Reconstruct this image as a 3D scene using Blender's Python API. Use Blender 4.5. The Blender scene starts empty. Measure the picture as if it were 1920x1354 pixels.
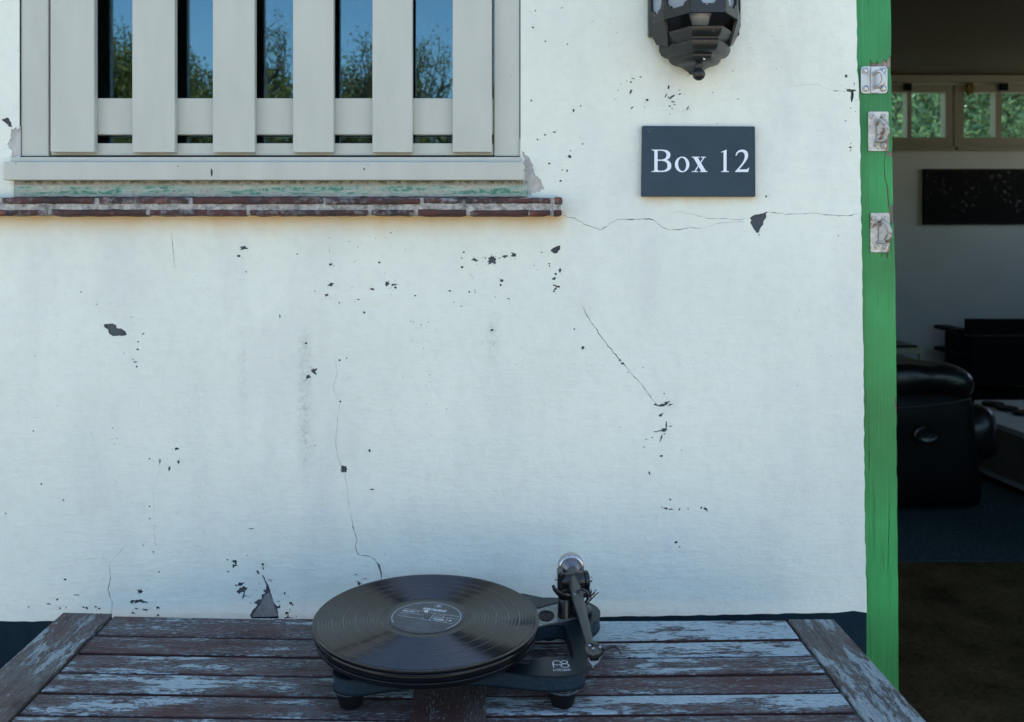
import bpy, math, random
import numpy as np
from mathutils import Vector, Matrix, noise as mnoise
from mathutils.geometry import delaunay_2d_cdt
R = math.radians
rnd = random.Random(7)
S = bpy.context.scene
C = S.collection

# ------------------------------------------------------------------ camera, sky, sun, exposure
F, CX, CY, CZ = 1700.0, 913.0, 431.0, 1.34        # focal length in photo pixels, principal point, eye height
cam = bpy.data.objects.new('camera', bpy.data.cameras.new('camera')); C.objects.link(cam)
cam.location = (0, 0, CZ); cam.rotation_euler = (R(90), 0, 0)
cam.data.sensor_width = 36; cam.data.lens = 36 * F / 1920
cam.data.shift_x = (960 - CX) / 1920; cam.data.shift_y = -(677 - CY) / 1920
cam.data.clip_start = 0.05; cam.data.clip_end = 2000
cam.data.dof.use_dof = True; cam.data.dof.focus_distance = 1.36; cam.data.dof.aperture_fstop = 8
S.camera = cam
SUN_EL, SUN_ROT = R(48), R(18)
w = bpy.data.worlds.new("World"); S.world = w; w.use_nodes = True
nt = w.node_tree; nt.nodes.clear()
sky = nt.nodes.new('ShaderNodeTexSky'); sky.sky_type = 'NISHITA'; sky.sun_disc = False
sky.sun_elevation = SUN_EL; sky.sun_rotation = SUN_ROT; sky.air_density = 1.0; sky.dust_density = 1.3; sky.ozone_density = 1.0
bg = nt.nodes.new('ShaderNodeBackground'); bg.inputs[1].default_value = 0.12
wo = nt.nodes.new('ShaderNodeOutputWorld'); nt.links.new(sky.outputs[0], bg.inputs[0]); nt.links.new(bg.outputs[0], wo.inputs[0])
sd = Vector((math.sin(SUN_ROT) * math.cos(SUN_EL), math.cos(SUN_ROT) * math.cos(SUN_EL), math.sin(SUN_EL)))
sun = bpy.data.objects.new('sun', bpy.data.lights.new('sun', 'SUN')); C.objects.link(sun)
sun.data.energy = 4.0; sun.data.angle = R(0.53); sun.data.color = (1.0, .93, .82)
sun.rotation_euler = sd.to_track_quat('Z', 'Y').to_euler(); sun.location = (0, 0, 20)
S.view_settings.view_transform = 'Standard'; S.view_settings.look = 'None'
S.view_settings.exposure = 1.98; S.view_settings.gamma = 1; S.view_settings.use_curve_mapping = False
S.render.engine = 'CYCLES'
S.cycles.use_denoising = True; S.cycles.max_bounces = 10; S.cycles.diffuse_bounces = 6; S.cycles.glossy_bounces = 4
S.cycles.transparent_max_bounces = 12; S.cycles.caustics_reflective = False; S.cycles.caustics_refractive = False
S.cycles.sample_clamp_indirect = 8

# ------------------------------------------------------------------ helpers
def P(px, py, d): return Vector(((px - CX) / F * d, d, CZ - (py - CY) / F * d))
def PZ(px, py, z):
    d = F * (CZ - z) / (py - CY); return Vector(((px - CX) / F * d, d, z))
def X(px, d): return (px - CX) / F * d
def Z(py, d): return CZ - (py - CY) / F * d

def tag(o, label=None, cat=None, group=None, kind=None):
    if label: o['label'] = label
    if cat: o['category'] = cat
    if group: o['group'] = group
    if kind: o['kind'] = kind
    return o
def empty(name, loc=(0, 0, 0), label=None, cat=None, group=None, rz=0):
    o = bpy.data.objects.new(name, None); C.objects.link(o); o.location = loc; o.rotation_euler = (0, 0, rz)
    o.empty_display_size = .05
    return tag(o, label, cat, group)
class MB:
    def taper(s, k): s.v = [(v[0] - (k * v[2] if v[0] > (X(1700, 4.24)) else 0), v[1], v[2]) for v in s.v]; return s
    def __init__(s, loc=(0, 0, 0)): s.v = []; s.f = []; s.mi = []; s.loc = Vector(loc)
    def add(s, vs, fs, mi=0):
        n = len(s.v); s.v += [tuple(v) for v in vs]; s.f += [tuple(i + n for i in f) for f in fs]; s.mi += [mi] * len(fs); return s
    def box(s, x0, x1, y0, y1, z0, z1, mi=0):
        vs = [(x, y, z) for z in (z0, z1) for y in (y0, y1) for x in (x0, x1)]
        return s.add(vs, [(0, 2, 3, 1), (4, 5, 7, 6), (0, 1, 5, 4), (2, 6, 7, 3), (0, 4, 6, 2), (1, 3, 7, 5)], mi)
    def prism(s, poly, z0, z1, M=None, mi=0):
        """poly (x,y) ccw, straight up z; n-gon caps"""
        n = len(poly); vs = [Vector((p[0], p[1], z0)) for p in poly] + [Vector((p[0], p[1], z1)) for p in poly]
        if M is not None: vs = [M @ v for v in vs]
        fs = [tuple(reversed(range(n))), tuple(range(n, 2 * n))] + [(i, (i + 1) % n, n + (i + 1) % n, n + i) for i in range(n)]
        return s.add(vs, fs, mi)
    def tube(s, pts, rad, n=12, cap=True, mi=0, flat=1.0):
        pts = [Vector(p) for p in pts]
        if not hasattr(rad, '__len__'): rad = [rad] * len(pts)
        up = Vector((0, 0, 1)); vs = []
        for i, p in enumerate(pts):
            t = (pts[min(i + 1, len(pts) - 1)] - pts[max(i - 1, 0)]).normalized()
            if i == 0:
                a = t.cross(up); a = a.normalized() if a.length > .05 else t.cross(Vector((1, 0, 0))).normalized()
            else:
                a = (a - t * a.dot(t)).normalized()
            b = t.cross(a)
            for k in range(n):
                q = 2 * math.pi * k / n; vs.append(p + (a * math.cos(q) + b * math.sin(q) * flat) * rad[i])
        fs = []
        for i in range(len(pts) - 1):
            for k in range(n):
                k2 = (k + 1) % n; fs.append((i * n + k, i * n + k2, (i + 1) * n + k2, (i + 1) * n + k))
        if cap: fs += [tuple(reversed(range(n))), tuple(range((len(pts) - 1) * n, len(pts) * n))]
        return s.add(vs, fs, mi)
    def lathe(s, prof, c=(0, 0, 0), n=48, axis=(0, 0, 1), mi=0, close=False, cap=True):
        """prof list of (r, h) along axis from c"""
        ax = Vector(axis).normalized(); a = ax.cross(Vector((0, 0, 1)) if abs(ax.z) < .9 else Vector((1, 0, 0))).normalized(); b = ax.cross(a)
        c = Vector(c); vs = []
        for r, h in prof:
            for k in range(n):
                q = 2 * math.pi * k / n; vs.append(c + ax * h + (a * math.cos(q) + b * math.sin(q)) * r)
        m = len(prof); fs = []
        for i in range(m - (0 if close else 1)):
            j = (i + 1) % m
            for k in range(n):
                k2 = (k + 1) % n; fs.append((i * n + k, i * n + k2, j * n + k2, j * n + k))
        if not close and cap: fs += [tuple(reversed(range(n))), tuple(range((m - 1) * n, m * n))]
        return s.add(vs, fs, mi)
    def build(s, name, mats, parent=None, smooth=None, bevel=0, seg=2, stuff=False):
        me = bpy.data.meshes.new(name)
        me.from_pydata([(v[0] - s.loc.x, v[1] - s.loc.y, v[2] - s.loc.z) for v in s.v], [], s.f)
        mats = mats if isinstance(mats, (list, tuple)) else [mats]
        for m in mats: me.materials.append(m)
        if len(mats) > 1: me.polygons.foreach_set('material_index', s.mi)
        me.validate(); me.update()
        o = bpy.data.objects.new(name, me); C.objects.link(o); o.location = s.loc
        if parent: o.parent = parent; o.location = s.loc - parent_world(parent) if parent.rotation_euler.z == 0 else s.loc
        if bevel:
            b = o.modifiers.new('bevel', 'BEVEL'); b.width = bevel; b.segments = seg; b.limit_method = 'ANGLE'; b.angle_limit = R(40); b.harden_normals = True
            me.shade_smooth()
        elif smooth:
            me.shade_smooth(); me.set_sharp_from_angle(angle=R(smooth))
        if stuff: o['kind'] = 'stuff'
        return o
def parent_world(p):
    v = Vector(p.location)
    while p.parent: p = p.parent; v += Vector(p.location)
    return v

def fill2d(outers, holes, name, mats, parent=None, M=None, depth=0.0015, eps=1e-6, minmax=None):
    """flat sheet = union(outers) - union(holes) in a 2D plane (u,v); M maps (u,v,w) to world; extruded back by depth with side walls"""
    vs = []; es = []
    for poly in outers + holes:
        n = len(vs); vs += [Vector((p[0], p[1])) for p in poly]; L = len(poly); es += [(n + i, n + (i + 1) % L) for i in range(L)]
    ov, oe, of, _, _, _ = delaunay_2d_cdt(vs, es, [], 0, eps)
    V = np.array([(p[0], p[1]) for p in ov]); T = np.array([tuple(t) for t in of]); c = V[T].mean(1)
    e1 = V[T[:, 1]] - V[T[:, 0]]; e2 = V[T[:, 2]] - V[T[:, 0]]; fl = (e1[:, 0] * e2[:, 1] - e1[:, 1] * e2[:, 0]) < 0; T[fl] = T[fl][:, ::-1]
    def inside(poly):
        q = np.array([(p[0], p[1]) for p in poly]); lo, hi = q.min(0), q.max(0); res = np.zeros(len(c), bool)
        ix = np.where(((c >= lo) & (c <= hi)).all(1))[0]
        if len(ix) == 0: return res
        px, py = c[ix, 0][:, None], c[ix, 1][:, None]; x0, y0 = q[:, 0], q[:, 1]; x1, y1 = np.roll(x0, -1), np.roll(y0, -1)
        cr_ = (y0 > py) != (y1 > py); xi = x0 + (py - y0) * (x1 - x0) / np.where(y1 == y0, 1e-12, y1 - y0)
        res[ix] = (cr_ & (px < xi)).sum(1) % 2 == 1; return res
    keep = np.zeros(len(c), bool)
    for p in outers: keep |= inside(p)
    for p in holes: keep &= ~inside(p)
    tris = [tuple(int(i) for i in t) for t in T[keep]]
    edges = {}
    for t in tris:
        for i in range(len(t)):
            a, b = t[i], t[(i + 1) % len(t)]; edges[(a, b)] = edges.get((a, b), 0) + 1
    bnd = [(a, b) for (a, b) in edges if (b, a) not in edges]
    used = sorted({i for t in tris for i in t}); mp = {u: k for k, u in enumerate(used)}
    verts = [Vector((ov[u][0], ov[u][1], 0)) for u in used]; faces = [tuple(mp[i] for i in t) for t in tris]
    if depth:
        back = {}
        for a, b in bnd:
            for q in (a, b):
                if q not in back: back[q] = len(verts); verts.append(Vector((ov[q][0], ov[q][1], -depth)))
            faces.append((mp[b], mp[a], back[a], back[b]))
    if M is not None: verts = [M @ v for v in verts]
    m = MB(); m.add(verts, faces)
    return m.build(name, mats, parent)
WALLM = lambda y: Matrix(((1, 0, 0, 0), (0, 0, -1, y), (0, 1, 0, 0), (0, 0, 0, 1)))   # (u,v,w)->(u, y-w, v), front faces -Y

def ragged(cx, cy, rx, ry, n=14, rough=.35, ang=0, seed=None):
    r = random.Random(seed if seed is not None else rnd.random()); pts = []
    ph = r.random() * 100
    for k in range(n):
        q = 2 * math.pi * (k + .3 * r.random()) / n
        s = 1 + rough * (mnoise.noise(Vector((math.cos(q) * 1.5 + ph, math.sin(q) * 1.5, ph))) * 1.4 + (r.random() - .5) * .9)
        x, y = math.cos(q) * rx * s, math.sin(q) * ry * s
        pts.append((cx + x * math.cos(ang) - y * math.sin(ang), cy + x * math.sin(ang) + y * math.cos(ang)))
    return pts
def crackpoly(pts, wd, jit=1.2, step=7.0, seed=1, taper=True):
    """pts polyline in px, returns thin polygon in px"""
    r = random.Random(seed); q = []
    for a, b in zip(pts[:-1], pts[1:]):
        L = math.dist(a, b); n = max(1, int(L / step))
        for i in range(n):
            t = i / n; q.append((a[0] + (b[0] - a[0]) * t + (r.random() - .5) * jit * 2, a[1] + (b[1] - a[1]) * t + (r.random() - .5) * jit * 2))
    q.append(pts[-1]); n = len(q); l = []; rr = []
    for i, p in enumerate(q):
        a, b = q[max(i - 1, 0)], q[min(i + 1, n - 1)]; dx, dy = b[0] - a[0], b[1] - a[1]; L = math.hypot(dx, dy) or 1
        wv = wd * (.45 + 1.1 * r.random() ** 2) / 2
        if taper and (i < 2 or i > n - 3): wv *= .45
        l.append((p[0] - dy / L * wv, p[1] + dx / L * wv)); rr.append((p[0] + dy / L * wv, p[1] - dx / L * wv))
    return l + rr[::-1]

def bez(cmds, n=8):
    """mini path: list of ('M',x,y) ('L',x,y) ('C',x1,y1,x2,y2,x,y)"""
    out = []
    for c in cmds:
        if c[0] in 'ML': out.append((c[1], c[2]))
        else:
            p0 = out[-1]; p1, p2, p3 = c[1:3], c[3:5], c[5:7]
            for i in range(1, n + 1):
                t = i / n; u = 1 - t
                out.append(tuple(u**3 * p0[k] + 3 * u * u * t * p1[k] + 3 * u * t * t * p2[k] + t**3 * p3[k] for k in (0, 1)))
    return out
def ell(cx, cy, rx, ry, ang=0, n=32):
    return [(cx + rx * math.cos(2 * math.pi * k / n) * math.cos(ang) - ry * math.sin(2 * math.pi * k / n) * math.sin(ang),
             cy + rx * math.cos(2 * math.pi * k / n) * math.sin(ang) + ry * math.sin(2 * math.pi * k / n) * math.cos(ang)) for k in range(n)]
def rect(x0, y0, x1, y1): return [(x0, y0), (x1, y0), (x1, y1), (x0, y1)]
def rrect(x0, z0, x1, z1, r, n=5):
    o = []
    for cx, cz, a0 in ((x1 - r, z0 + r, -90), (x1 - r, z1 - r, 0), (x0 + r, z1 - r, 90), (x0 + r, z0 + r, 180)):
        for k in range(n + 1):
            a = R(a0 + 90 * k / n); o.append((cx + r * math.cos(a), cz + r * math.sin(a)))
    return o

# ------------------------------------------------------------------ materials
class N:
    def __init__(s, name):
        s.m = bpy.data.materials.new(name); s.m.use_nodes = True; s.t = s.m.node_tree; s.b = s.t.nodes['Principled BSDF']; s.out = s.t.nodes['Material Output']
    def n(s, typ, **kw):
        o = s.t.nodes.new('ShaderNode' + typ)
        for k, v in kw.items():
            if k.startswith('i_'):
                key = k[2:]; key = int(key) if key.isdigit() else key.replace('_', ' '); s.set(o.inputs[key], v)
            else: setattr(o, k, v)
        return o
    def set(s, inp, v):
        if isinstance(v, bpy.types.NodeSocket): s.t.links.new(v, inp)
        elif isinstance(v, (tuple, list)) and len(v) == 3 and inp.type == 'RGBA': inp.default_value = (*v, 1)
        else: inp.default_value = v
    def coords(s, scale=(1, 1, 1), loc=(0, 0, 0), rand=True, world=False):
        tc = s.n('TexCoord') if not world else s.n('NewGeometry')
        src = tc.outputs['Object'] if not world else tc.outputs['Position']
        if rand and not world:
            oi = s.n('ObjectInfo'); vm = s.n('VectorMath', operation='SCALE'); vm.inputs[0].default_value = (37.1, 51.7, 23.3); s.set(vm.inputs['Scale'], oi.outputs['Random'])
            ad = s.n('VectorMath', operation='ADD', i_0=src, i_1=vm.outputs[0]); src = ad.outputs[0]
        mp = s.n('Mapping'); s.set(mp.inputs[0], src); mp.inputs['Scale'].default_value = scale; mp.inputs['Location'].default_value = loc
        return mp.outputs[0]
    def noise(s, vec, scale=5, detail=4, rough=.55, dist=0):
        o = s.n('TexNoise'); s.set(o.inputs['Vector'], vec); o.inputs['Scale'].default_value = scale; o.inputs['Detail'].default_value = detail
        o.inputs['Roughness'].default_value = rough; o.inputs['Distortion'].default_value = dist; return o.outputs['Fac']
    def ramp(s, fac, a, b, ca=0.0, cb=1.0):
        o = s.n('MapRange'); s.set(o.inputs[0], fac); s.set(o.inputs[1], a); s.set(o.inputs[2], b); s.set(o.inputs[3], ca); s.set(o.inputs[4], cb); return o.outputs[0]
    def mix(s, f, a, b):
        o = s.n('Mix', data_type='RGBA'); s.set(o.inputs[0], f); s.set(o.inputs[6], a); s.set(o.inputs[7], b); return o.outputs[2]
    def math(s, op, a, b=0.0, clamp=False):
        o = s.n('Math', operation=op, use_clamp=clamp); s.set(o.inputs[0], a); s.set(o.inputs[1], b); return o.outputs[0]
    def bump(s, h, strength=.3, dist=.002, normal=None):
        o = s.n('Bump'); s.set(o.inputs['Height'], h); o.inputs['Strength'].default_value = strength; o.inputs['Distance'].default_value = dist
        if normal: s.set(o.inputs['Normal'], normal)
        s.set(s.b.inputs['Normal'], o.outputs[0]); return o.outputs[0]
    def base(s, c=None, r=None, metal=None, spec=None):
        if c is not None: s.set(s.b.inputs['Base Color'], c)
        if r is not None: s.set(s.b.inputs['Roughness'], r)
        if metal is not None: s.b.inputs['Metallic'].default_value = metal
        if spec is not None: s.b.inputs['Specular IOR Level'].default_value = spec
        return s
def simple(name, c, r=.5, metal=0, spec=None, var=.12, scale=30, bump=0, bd=.0005):
    a = N(name); v = a.coords(); f = a.noise(v, scale, 5)
    lo = tuple(x * (1 - var) for x in c); hi = tuple(min(1, x * (1 + var)) for x in c)
    a.base(a.mix(a.ramp(f, .3, .7), lo, hi), a.ramp(f, .3, .7, max(0, r - .06), min(1, r + .06)), metal, spec)
    if bump: a.bump(a.noise(v, scale * 3, 4), bump, bd)
    return a.m
M = {}
# house paint: off-white masonry paint, brushed, with damp streaks, faint mould and small specks of dirt
a = N('masonry_paint'); v = a.coords(rand=False)
big = a.noise(v, 1.7, 3); mid = a.noise(a.coords((1, 1, .35), rand=False), 9, 5); fine = a.noise(v, 60, 4)
col = a.mix(a.ramp(big, .35, .65), (.675, .73, .64), (.755, .805, .705))
col = a.mix(a.math('MULTIPLY', a.ramp(mid, .50, .72), .45), col, (.56, .60, .57))
col = a.mix(a.math('MULTIPLY', a.ramp(fine, .45, .75), .18), col, (.50, .54, .53))
sep = a.n('SeparateXYZ'); tcc = a.n('TexCoord'); a.set(sep.inputs[0], tcc.outputs['Object'])
def streak(px, y0, y1, w_, amt, colr, col):
    xc = X(px, 1.47); z0, z1 = Z(y1, 1.47), Z(y0, 1.47); wd = w_ / F * 1.47
    nx = a.math('ADD', sep.outputs[0], a.ramp(a.noise(v, 14, 3), 0, 1, -wd * .9, wd * .9))
    gx = a.math('DIVIDE', a.math('ABSOLUTE', a.math('SUBTRACT', nx, xc)), wd)
    m = a.ramp(gx, .1, 1.2, 1, 0)
    m = a.math('MULTIPLY', m, a.math('MULTIPLY', a.ramp(sep.outputs[2], z0 - .02, z0 + .06), a.ramp(sep.outputs[2], z1 - .03, z1 + .02, 1, 0)))
    m = a.math('MULTIPLY', m, a.ramp(a.noise(v, 130, 4, .7), .42, .62, .15, 1))
    return a.mix(a.math('MULTIPLY', m, amt), col, colr)
for args in ((575, 620, 900, 16, .55, (.36, .40, .34)), (924, 598, 690, 14, .6, (.36, .41, .32)), (458, 620, 800, 12, .28, (.42, .45, .42)), (370, 680, 1100, 30, .2, (.45, .49, .48)),
             (1250, 960, 1090, 130, .18, (.42, .48, .60)), (735, 640, 860, 22, .16, (.45, .48, .44)), (40, 1110, 1170, 200, .15, (.45, .50, .50))):
    col = streak(*args, col)
# warm bounced light, with some yellow staining, painted below the brick ledge and sign
def glow_stain(px0, px1, y0, y1, amt, colr, col):
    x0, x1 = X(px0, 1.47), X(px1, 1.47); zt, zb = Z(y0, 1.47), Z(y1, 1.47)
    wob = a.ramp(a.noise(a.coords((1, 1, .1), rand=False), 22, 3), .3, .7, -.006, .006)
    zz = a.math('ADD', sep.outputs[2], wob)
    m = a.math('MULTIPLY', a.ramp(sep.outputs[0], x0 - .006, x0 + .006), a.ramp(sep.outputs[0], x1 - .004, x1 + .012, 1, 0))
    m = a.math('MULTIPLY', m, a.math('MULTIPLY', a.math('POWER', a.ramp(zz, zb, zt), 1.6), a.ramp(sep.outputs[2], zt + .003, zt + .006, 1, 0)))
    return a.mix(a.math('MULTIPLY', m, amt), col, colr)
col = glow_stain(-900, 1052, 402, 450, .85, (.62, .43, .20), col)
col = glow_stain(1205, 1416, 368, 392, .5, (.60, .45, .24), col)
sp = a.noise(v, 210, 2, .5); spm = a.noise(v, 4, 2)
col = a.mix(a.math('MULTIPLY', a.ramp(sp, .745, .77), a.ramp(spm, .5, .6)), col, (.16, .18, .18))
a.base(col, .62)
brush = a.noise(a.coords((5, 1, 22), rand=False), 6, 6, .65); lump = a.noise(v, 34, 5, .6); grit = a.noise(v, 240, 3, .6)
h = a.math('ADD', a.math('ADD', a.math('MULTIPLY', brush, .5), a.math('MULTIPLY', lump, 1.0)), a.math('MULTIPLY', grit, .22))
n1 = a.bump(h, .8, .0026)
h2 = a.noise(v, 5, 2); n2 = a.bump(h2, .35, .012, n1)
M['paint'] = a.m
a = N('old_slate_grey_paint'); v = a.coords(rand=False); f = a.noise(v, 40, 6)
a.base(a.mix(a.ramp(f, .35, .7), (.028, .040, .048), (.075, .095, .108)), .7); a.bump(a.noise(v, 120, 4), .6, .0015); M['under'] = a.m
a = N('bare_cement'); v = a.coords(); f = a.noise(v, 60, 8, .7)
a.base(a.mix(a.ramp(f, .3, .7), (.10, .115, .12), (.24, .25, .25)), .85); a.bump(f, .8, .003); M['cement'] = a.m
a = N('pale_grey_cement'); v = a.coords(); f = a.noise(v, 50, 8, .7)
a.base(a.mix(a.ramp(f, .3, .7), (.27, .28, .26), (.56, .56, .53)), .85); a.bump(f, .8, .003); M['lightcement'] = a.m
a = N('light_cement_mortar'); v = a.coords(); f = a.noise(v, 90, 8, .75)
a.base(a.mix(a.ramp(f, .35, .62), (.13, .13, .12), (.50, .50, .46)), .9); a.bump(f, .9, .004); M['mortar'] = a.m
a = N('petrol_blue_plinth_paint'); v = a.coords(rand=False); f = a.noise(v, 22, 6)
a.base(a.mix(a.ramp(f, .3, .7), (.002, .014, .024), (.005, .022, .034)), .75, spec=.15); a.bump(a.noise(v, 70, 5), .6, .002); M['plinth'] = a.m
a = N('mortar_with_green_paint_remains'); v = a.coords((1, 1, 1), rand=False); f = a.noise(a.coords((1, 1, 7), rand=False), 15, 7, .72); g = a.noise(v, 120, 5, .7)
col = a.mix(a.ramp(g, .35, .65), (.26, .27, .23), (.50, .50, .44))
sep = a.n('SeparateXYZ'); geo = a.n('NewGeometry'); a.set(sep.inputs[0], geo.outputs['Position'])
zm = a.math('MULTIPLY', a.ramp(sep.outputs[2], Z(368, 1.46), Z(363, 1.46)), a.ramp(sep.outputs[2], Z(352, 1.46), Z(345, 1.46), 1, 0))
col = a.mix(a.math('MULTIPLY', zm, a.math('MULTIPLY', a.ramp(f, .40, .50), a.ramp(g, .35, .5, .4, 1))), col, (.30, .42, .37))
col = a.mix(a.math('MULTIPLY', zm, a.math('MULTIPLY', a.ramp(f, .50, .55), a.ramp(g, .42, .52))), col, (.07, .22, .155))
col = a.mix(a.math('MULTIPLY', a.ramp(sep.outputs[2], Z(350, 1.46), Z(342, 1.46)), a.ramp(g, .42, .55)), col, (.10, .11, .07))
a.base(col, .8); a.bump(g, .8, .003); M['greenmortar'] = a.m
a = N('weathered_brick'); v = a.coords(); f = a.noise(v, 22, 5, .65); g = a.noise(v, 95, 6, .7)
col = a.mix(a.ramp(f, .35, .6), (.022, .016, .016), (.075, .027, .022))
col = a.mix(a.ramp(a.noise(v, 19, 4), .62, .70), col, (.20, .065, .04))
col = a.mix(a.math('MULTIPLY', a.ramp(g, .47, .60), a.ramp(a.noise(v, 9, 5), .46, .64)), col, (.24, .24, .245))
a.base(col, .75); a.bump(g, .7, .003); M['brick'] = a.m
a = N('cream_sage_woodwork_paint'); v = a.coords(); f = a.noise(a.coords((4, 4, 1)), 7, 3); g = a.noise(v, 150, 3)
col = a.mix(a.ramp(f, .3, .7), (.43, .455, .40), (.475, .50, .44)); col = a.mix(a.math('MULTIPLY', a.ramp(a.noise(v, 160, 2), .74, .78), a.ramp(a.noise(v, 9, 2), .52, .6)), col, (.10, .09, .07))
a.base(col, .42); a.bump(a.noise(a.coords((8, 8, .8)), 20, 4), .12, .001); M['frame'] = a.m
M['dark'] = simple('dark_interior_surface', (.10, .11, .12), .8)
M['curtain'] = simple('dark_glazing_bead', (.035, .04, .045), .5)
# window glass: clear sheet, closed dark box behind, mirrors sky and trees
a = N('window_glass'); t = a.t; tr = a.n('BsdfTransparent'); tr.inputs[0].default_value = (.8, .85, .85, 1)
gl = a.n('BsdfGlossy'); gl.inputs[0].default_value = (.46, .82, .98, 1); gl.inputs['Roughness'].default_value = .0
bp = a.n('Bump'); a.set(bp.inputs['Height'], a.noise(a.coords(), 5, 2)); bp.inputs['Strength'].default_value = .05; bp.inputs['Distance'].default_value = .004; a.set(gl.inputs['Normal'], bp.outputs[0])
mx = a.n('MixShader'); mx.inputs[0].default_value = .10; t.links.new(tr.outputs[0], mx.inputs[1]); t.links.new(gl.outputs[0], mx.inputs[2]); t.links.new(mx.outputs[0], a.out.inputs[0]); M['glass'] = a.m
a = N('interior_window_glass'); t = a.t; tr = a.n('BsdfTransparent'); tr.inputs[0].default_value = (.88, 1, .97, 1)
gl = a.n('BsdfGlossy'); gl.inputs['Roughness'].default_value = .0
mx = a.n('MixShader'); mx.inputs[0].default_value = .06; t.links.new(tr.outputs[0], mx.inputs[1]); t.links.new(gl.outputs[0], mx.inputs[2]); t.links.new(mx.outputs[0], a.out.inputs[0]); M['glass2'] = a.m
# slate sign
a = N('honed_slate'); v = a.coords(); f = a.noise(v, 14, 5)
col = a.mix(a.ramp(f, .3, .7), (.014, .036, .053), (.021, .050, .074)); col = a.mix(a.math('MULTIPLY', a.ramp(a.noise(v, 130, 3), .72, .76), .5), col, (.2, .25, .25))
a.base(col, .5, spec=.35); a.bump(a.noise(v, 90, 4), .15, .001); M['slate'] = a.m
M['letter'] = simple('white_letter_paint', (.72, .78, .85), .5, var=.03)
a = N('cast_aluminium_black_paint'); v = a.coords(); f = a.noise(v, 26, 5)
col = a.mix(a.ramp(f, .35, .7), (.007, .008, .008), (.016, .018, .017)); col = a.mix(a.math('MULTIPLY', a.ramp(a.noise(v, 150, 2), .68, .72), .6), col, (.25, .25, .2))
a.base(col, .36); a.bump(a.noise(v, 160, 3), .12, .0006); M['lantern'] = a.m
a = N('lantern_glass'); a.base((.62, .72, .82), .08); a.b.inputs['Transmission Weight'].default_value = .6; a.bump(a.noise(a.coords(), 30, 2), .2, .002); M['lglass'] = a.m
# green post paint, strong vertical grain
a = N('green_gloss_over_grain'); v = a.coords(rand=False); gr = a.noise(a.coords((70, 70, 1.6), rand=False), 3.2, 5, .6, .6); gr2 = a.noise(a.coords((1, 1, .12), rand=False), 30, 3)
col = a.mix(a.ramp(a.noise(v, 5, 3), .3, .7), (.010, .175, .040), (.024, .335, .085))
col = a.mix(a.ramp(gr, .60, .72), col, (.010, .10, .03))
col = a.mix(a.ramp(a.noise(a.coords((60, 60, 3), rand=False), 3, 4), .735, .765), col, (.30, .22, .15))
a.base(col, .45); a.bump(a.math('ADD', gr, a.math('MULTIPLY', gr2, .5)), .8, .0036); M['green'] = a.m
a = N('grey_bare_wood'); v = a.coords((40, 40, 2)); f = a.noise(v, 4, 5)
a.base(a.mix(a.ramp(f, .3, .7), (.10, .075, .055), (.36, .30, .25)), .8); a.bump(f, .6, .002); M['barewood'] = a.m
a = N('silver_painted_steel'); v = a.coords(); f = a.noise(v, 90, 4); g = a.noise(v, 45, 4)
col = a.mix(a.ramp(f, .35, .65), (.34, .35, .33), (.58, .58, .53)); col = a.mix(a.ramp(g, .56, .62), col, (.20, .15, .12))
a.base(col, .42, .35); a.bump(f, .5, .001); M['silver'] = a.m
a = N('clean_zinc'); a.base((.52, .53, .52), .38, .6); a.bump(a.noise(a.coords(), 120, 3), .2, .0005); M['zinc'] = a.m
a = N('rusty_hook'); v = a.coords(); g = a.noise(v, 70, 4)
a.base(a.mix(a.ramp(g, .56, .63), (.42, .42, .40), (.14, .060, .030)), .5, .3); a.bump(g, .5, .001); M['rust'] = a.m
M['slot'] = simple('dark_slot_grime', (.03, .03, .03), .8)
# table wood : weathered hardwood, bluish white paint flaking along the grain
def tablewood(name, paint, brown1, brown2, p1=(.42, .515, .53), p2=(.20, .25, .26)):
    a = N(name); v = a.coords()
    g1 = a.noise(a.coords((1, 7, 7)), 8, 10, .74, .4); g2 = a.noise(a.coords((1, 4.5, 4.5)), 85, 6, .8); g3 = a.noise(a.coords((1.2, 2.6, 2.6)), 4.2, 4, .6); g4 = a.noise(a.coords((1, 22, 22)), 10, 7, .7)
    at = a.n('Attribute', attribute_type='OBJECT', attribute_name='wear')
    col = a.mix(a.ramp(g4, .34, .66), brown1, brown2)
    col = a.mix(a.math('MULTIPLY', a.ramp(a.noise(v, 6, 4), .46, .64), .75), col, (.075, .028, .026))
    col = a.mix(a.math('MULTIPLY', a.ramp(a.noise(a.coords((1, 3, 3), loc=(3, 1, 0)), 13, 5, .7), .54, .64), .8), col, (.018, .014, .014))
    s_ = a.math('ADD', a.math('ADD', a.math('MULTIPLY', g1, .50), a.math('MULTIPLY', g3, .36)), a.math('MULTIPLY', g2, .22))
    s_ = a.math('SUBTRACT', s_, .025)
    s_ = a.math('ADD', s_, at.outputs['Fac'])
    haze = a.math('MULTIPLY', a.ramp(s_, .46, .55), a.ramp(g2, .42, .56))
    col = a.mix(a.math('MULTIPLY', haze, .65), col, p2)
    m = a.ramp(s_, .548, .560); m = a.math('MULTIPLY', m, a.ramp(g4, .31, .36))
    col = a.mix(m, col, a.mix(a.ramp(g2, .38, .55), p2, p1))
    fl = a.math('MULTIPLY', a.ramp(a.math('ADD', a.math('MULTIPLY', g2, .85), a.math('MULTIPLY', g1, .2)), .60, .62), a.ramp(g3, .36, .50))
    col = a.mix(fl, col, (.50, .55, .57))
    a.base(col, a.ramp(m, 0, 1, .6, .75), spec=.22); h = a.math('ADD', a.math('MULTIPLY', m, .8), a.math('ADD', a.math('MULTIPLY', g4, 1.4), a.math('MULTIPLY', fl, .5)))
    a.bump(h, .9, .0014); return a.m
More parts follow.
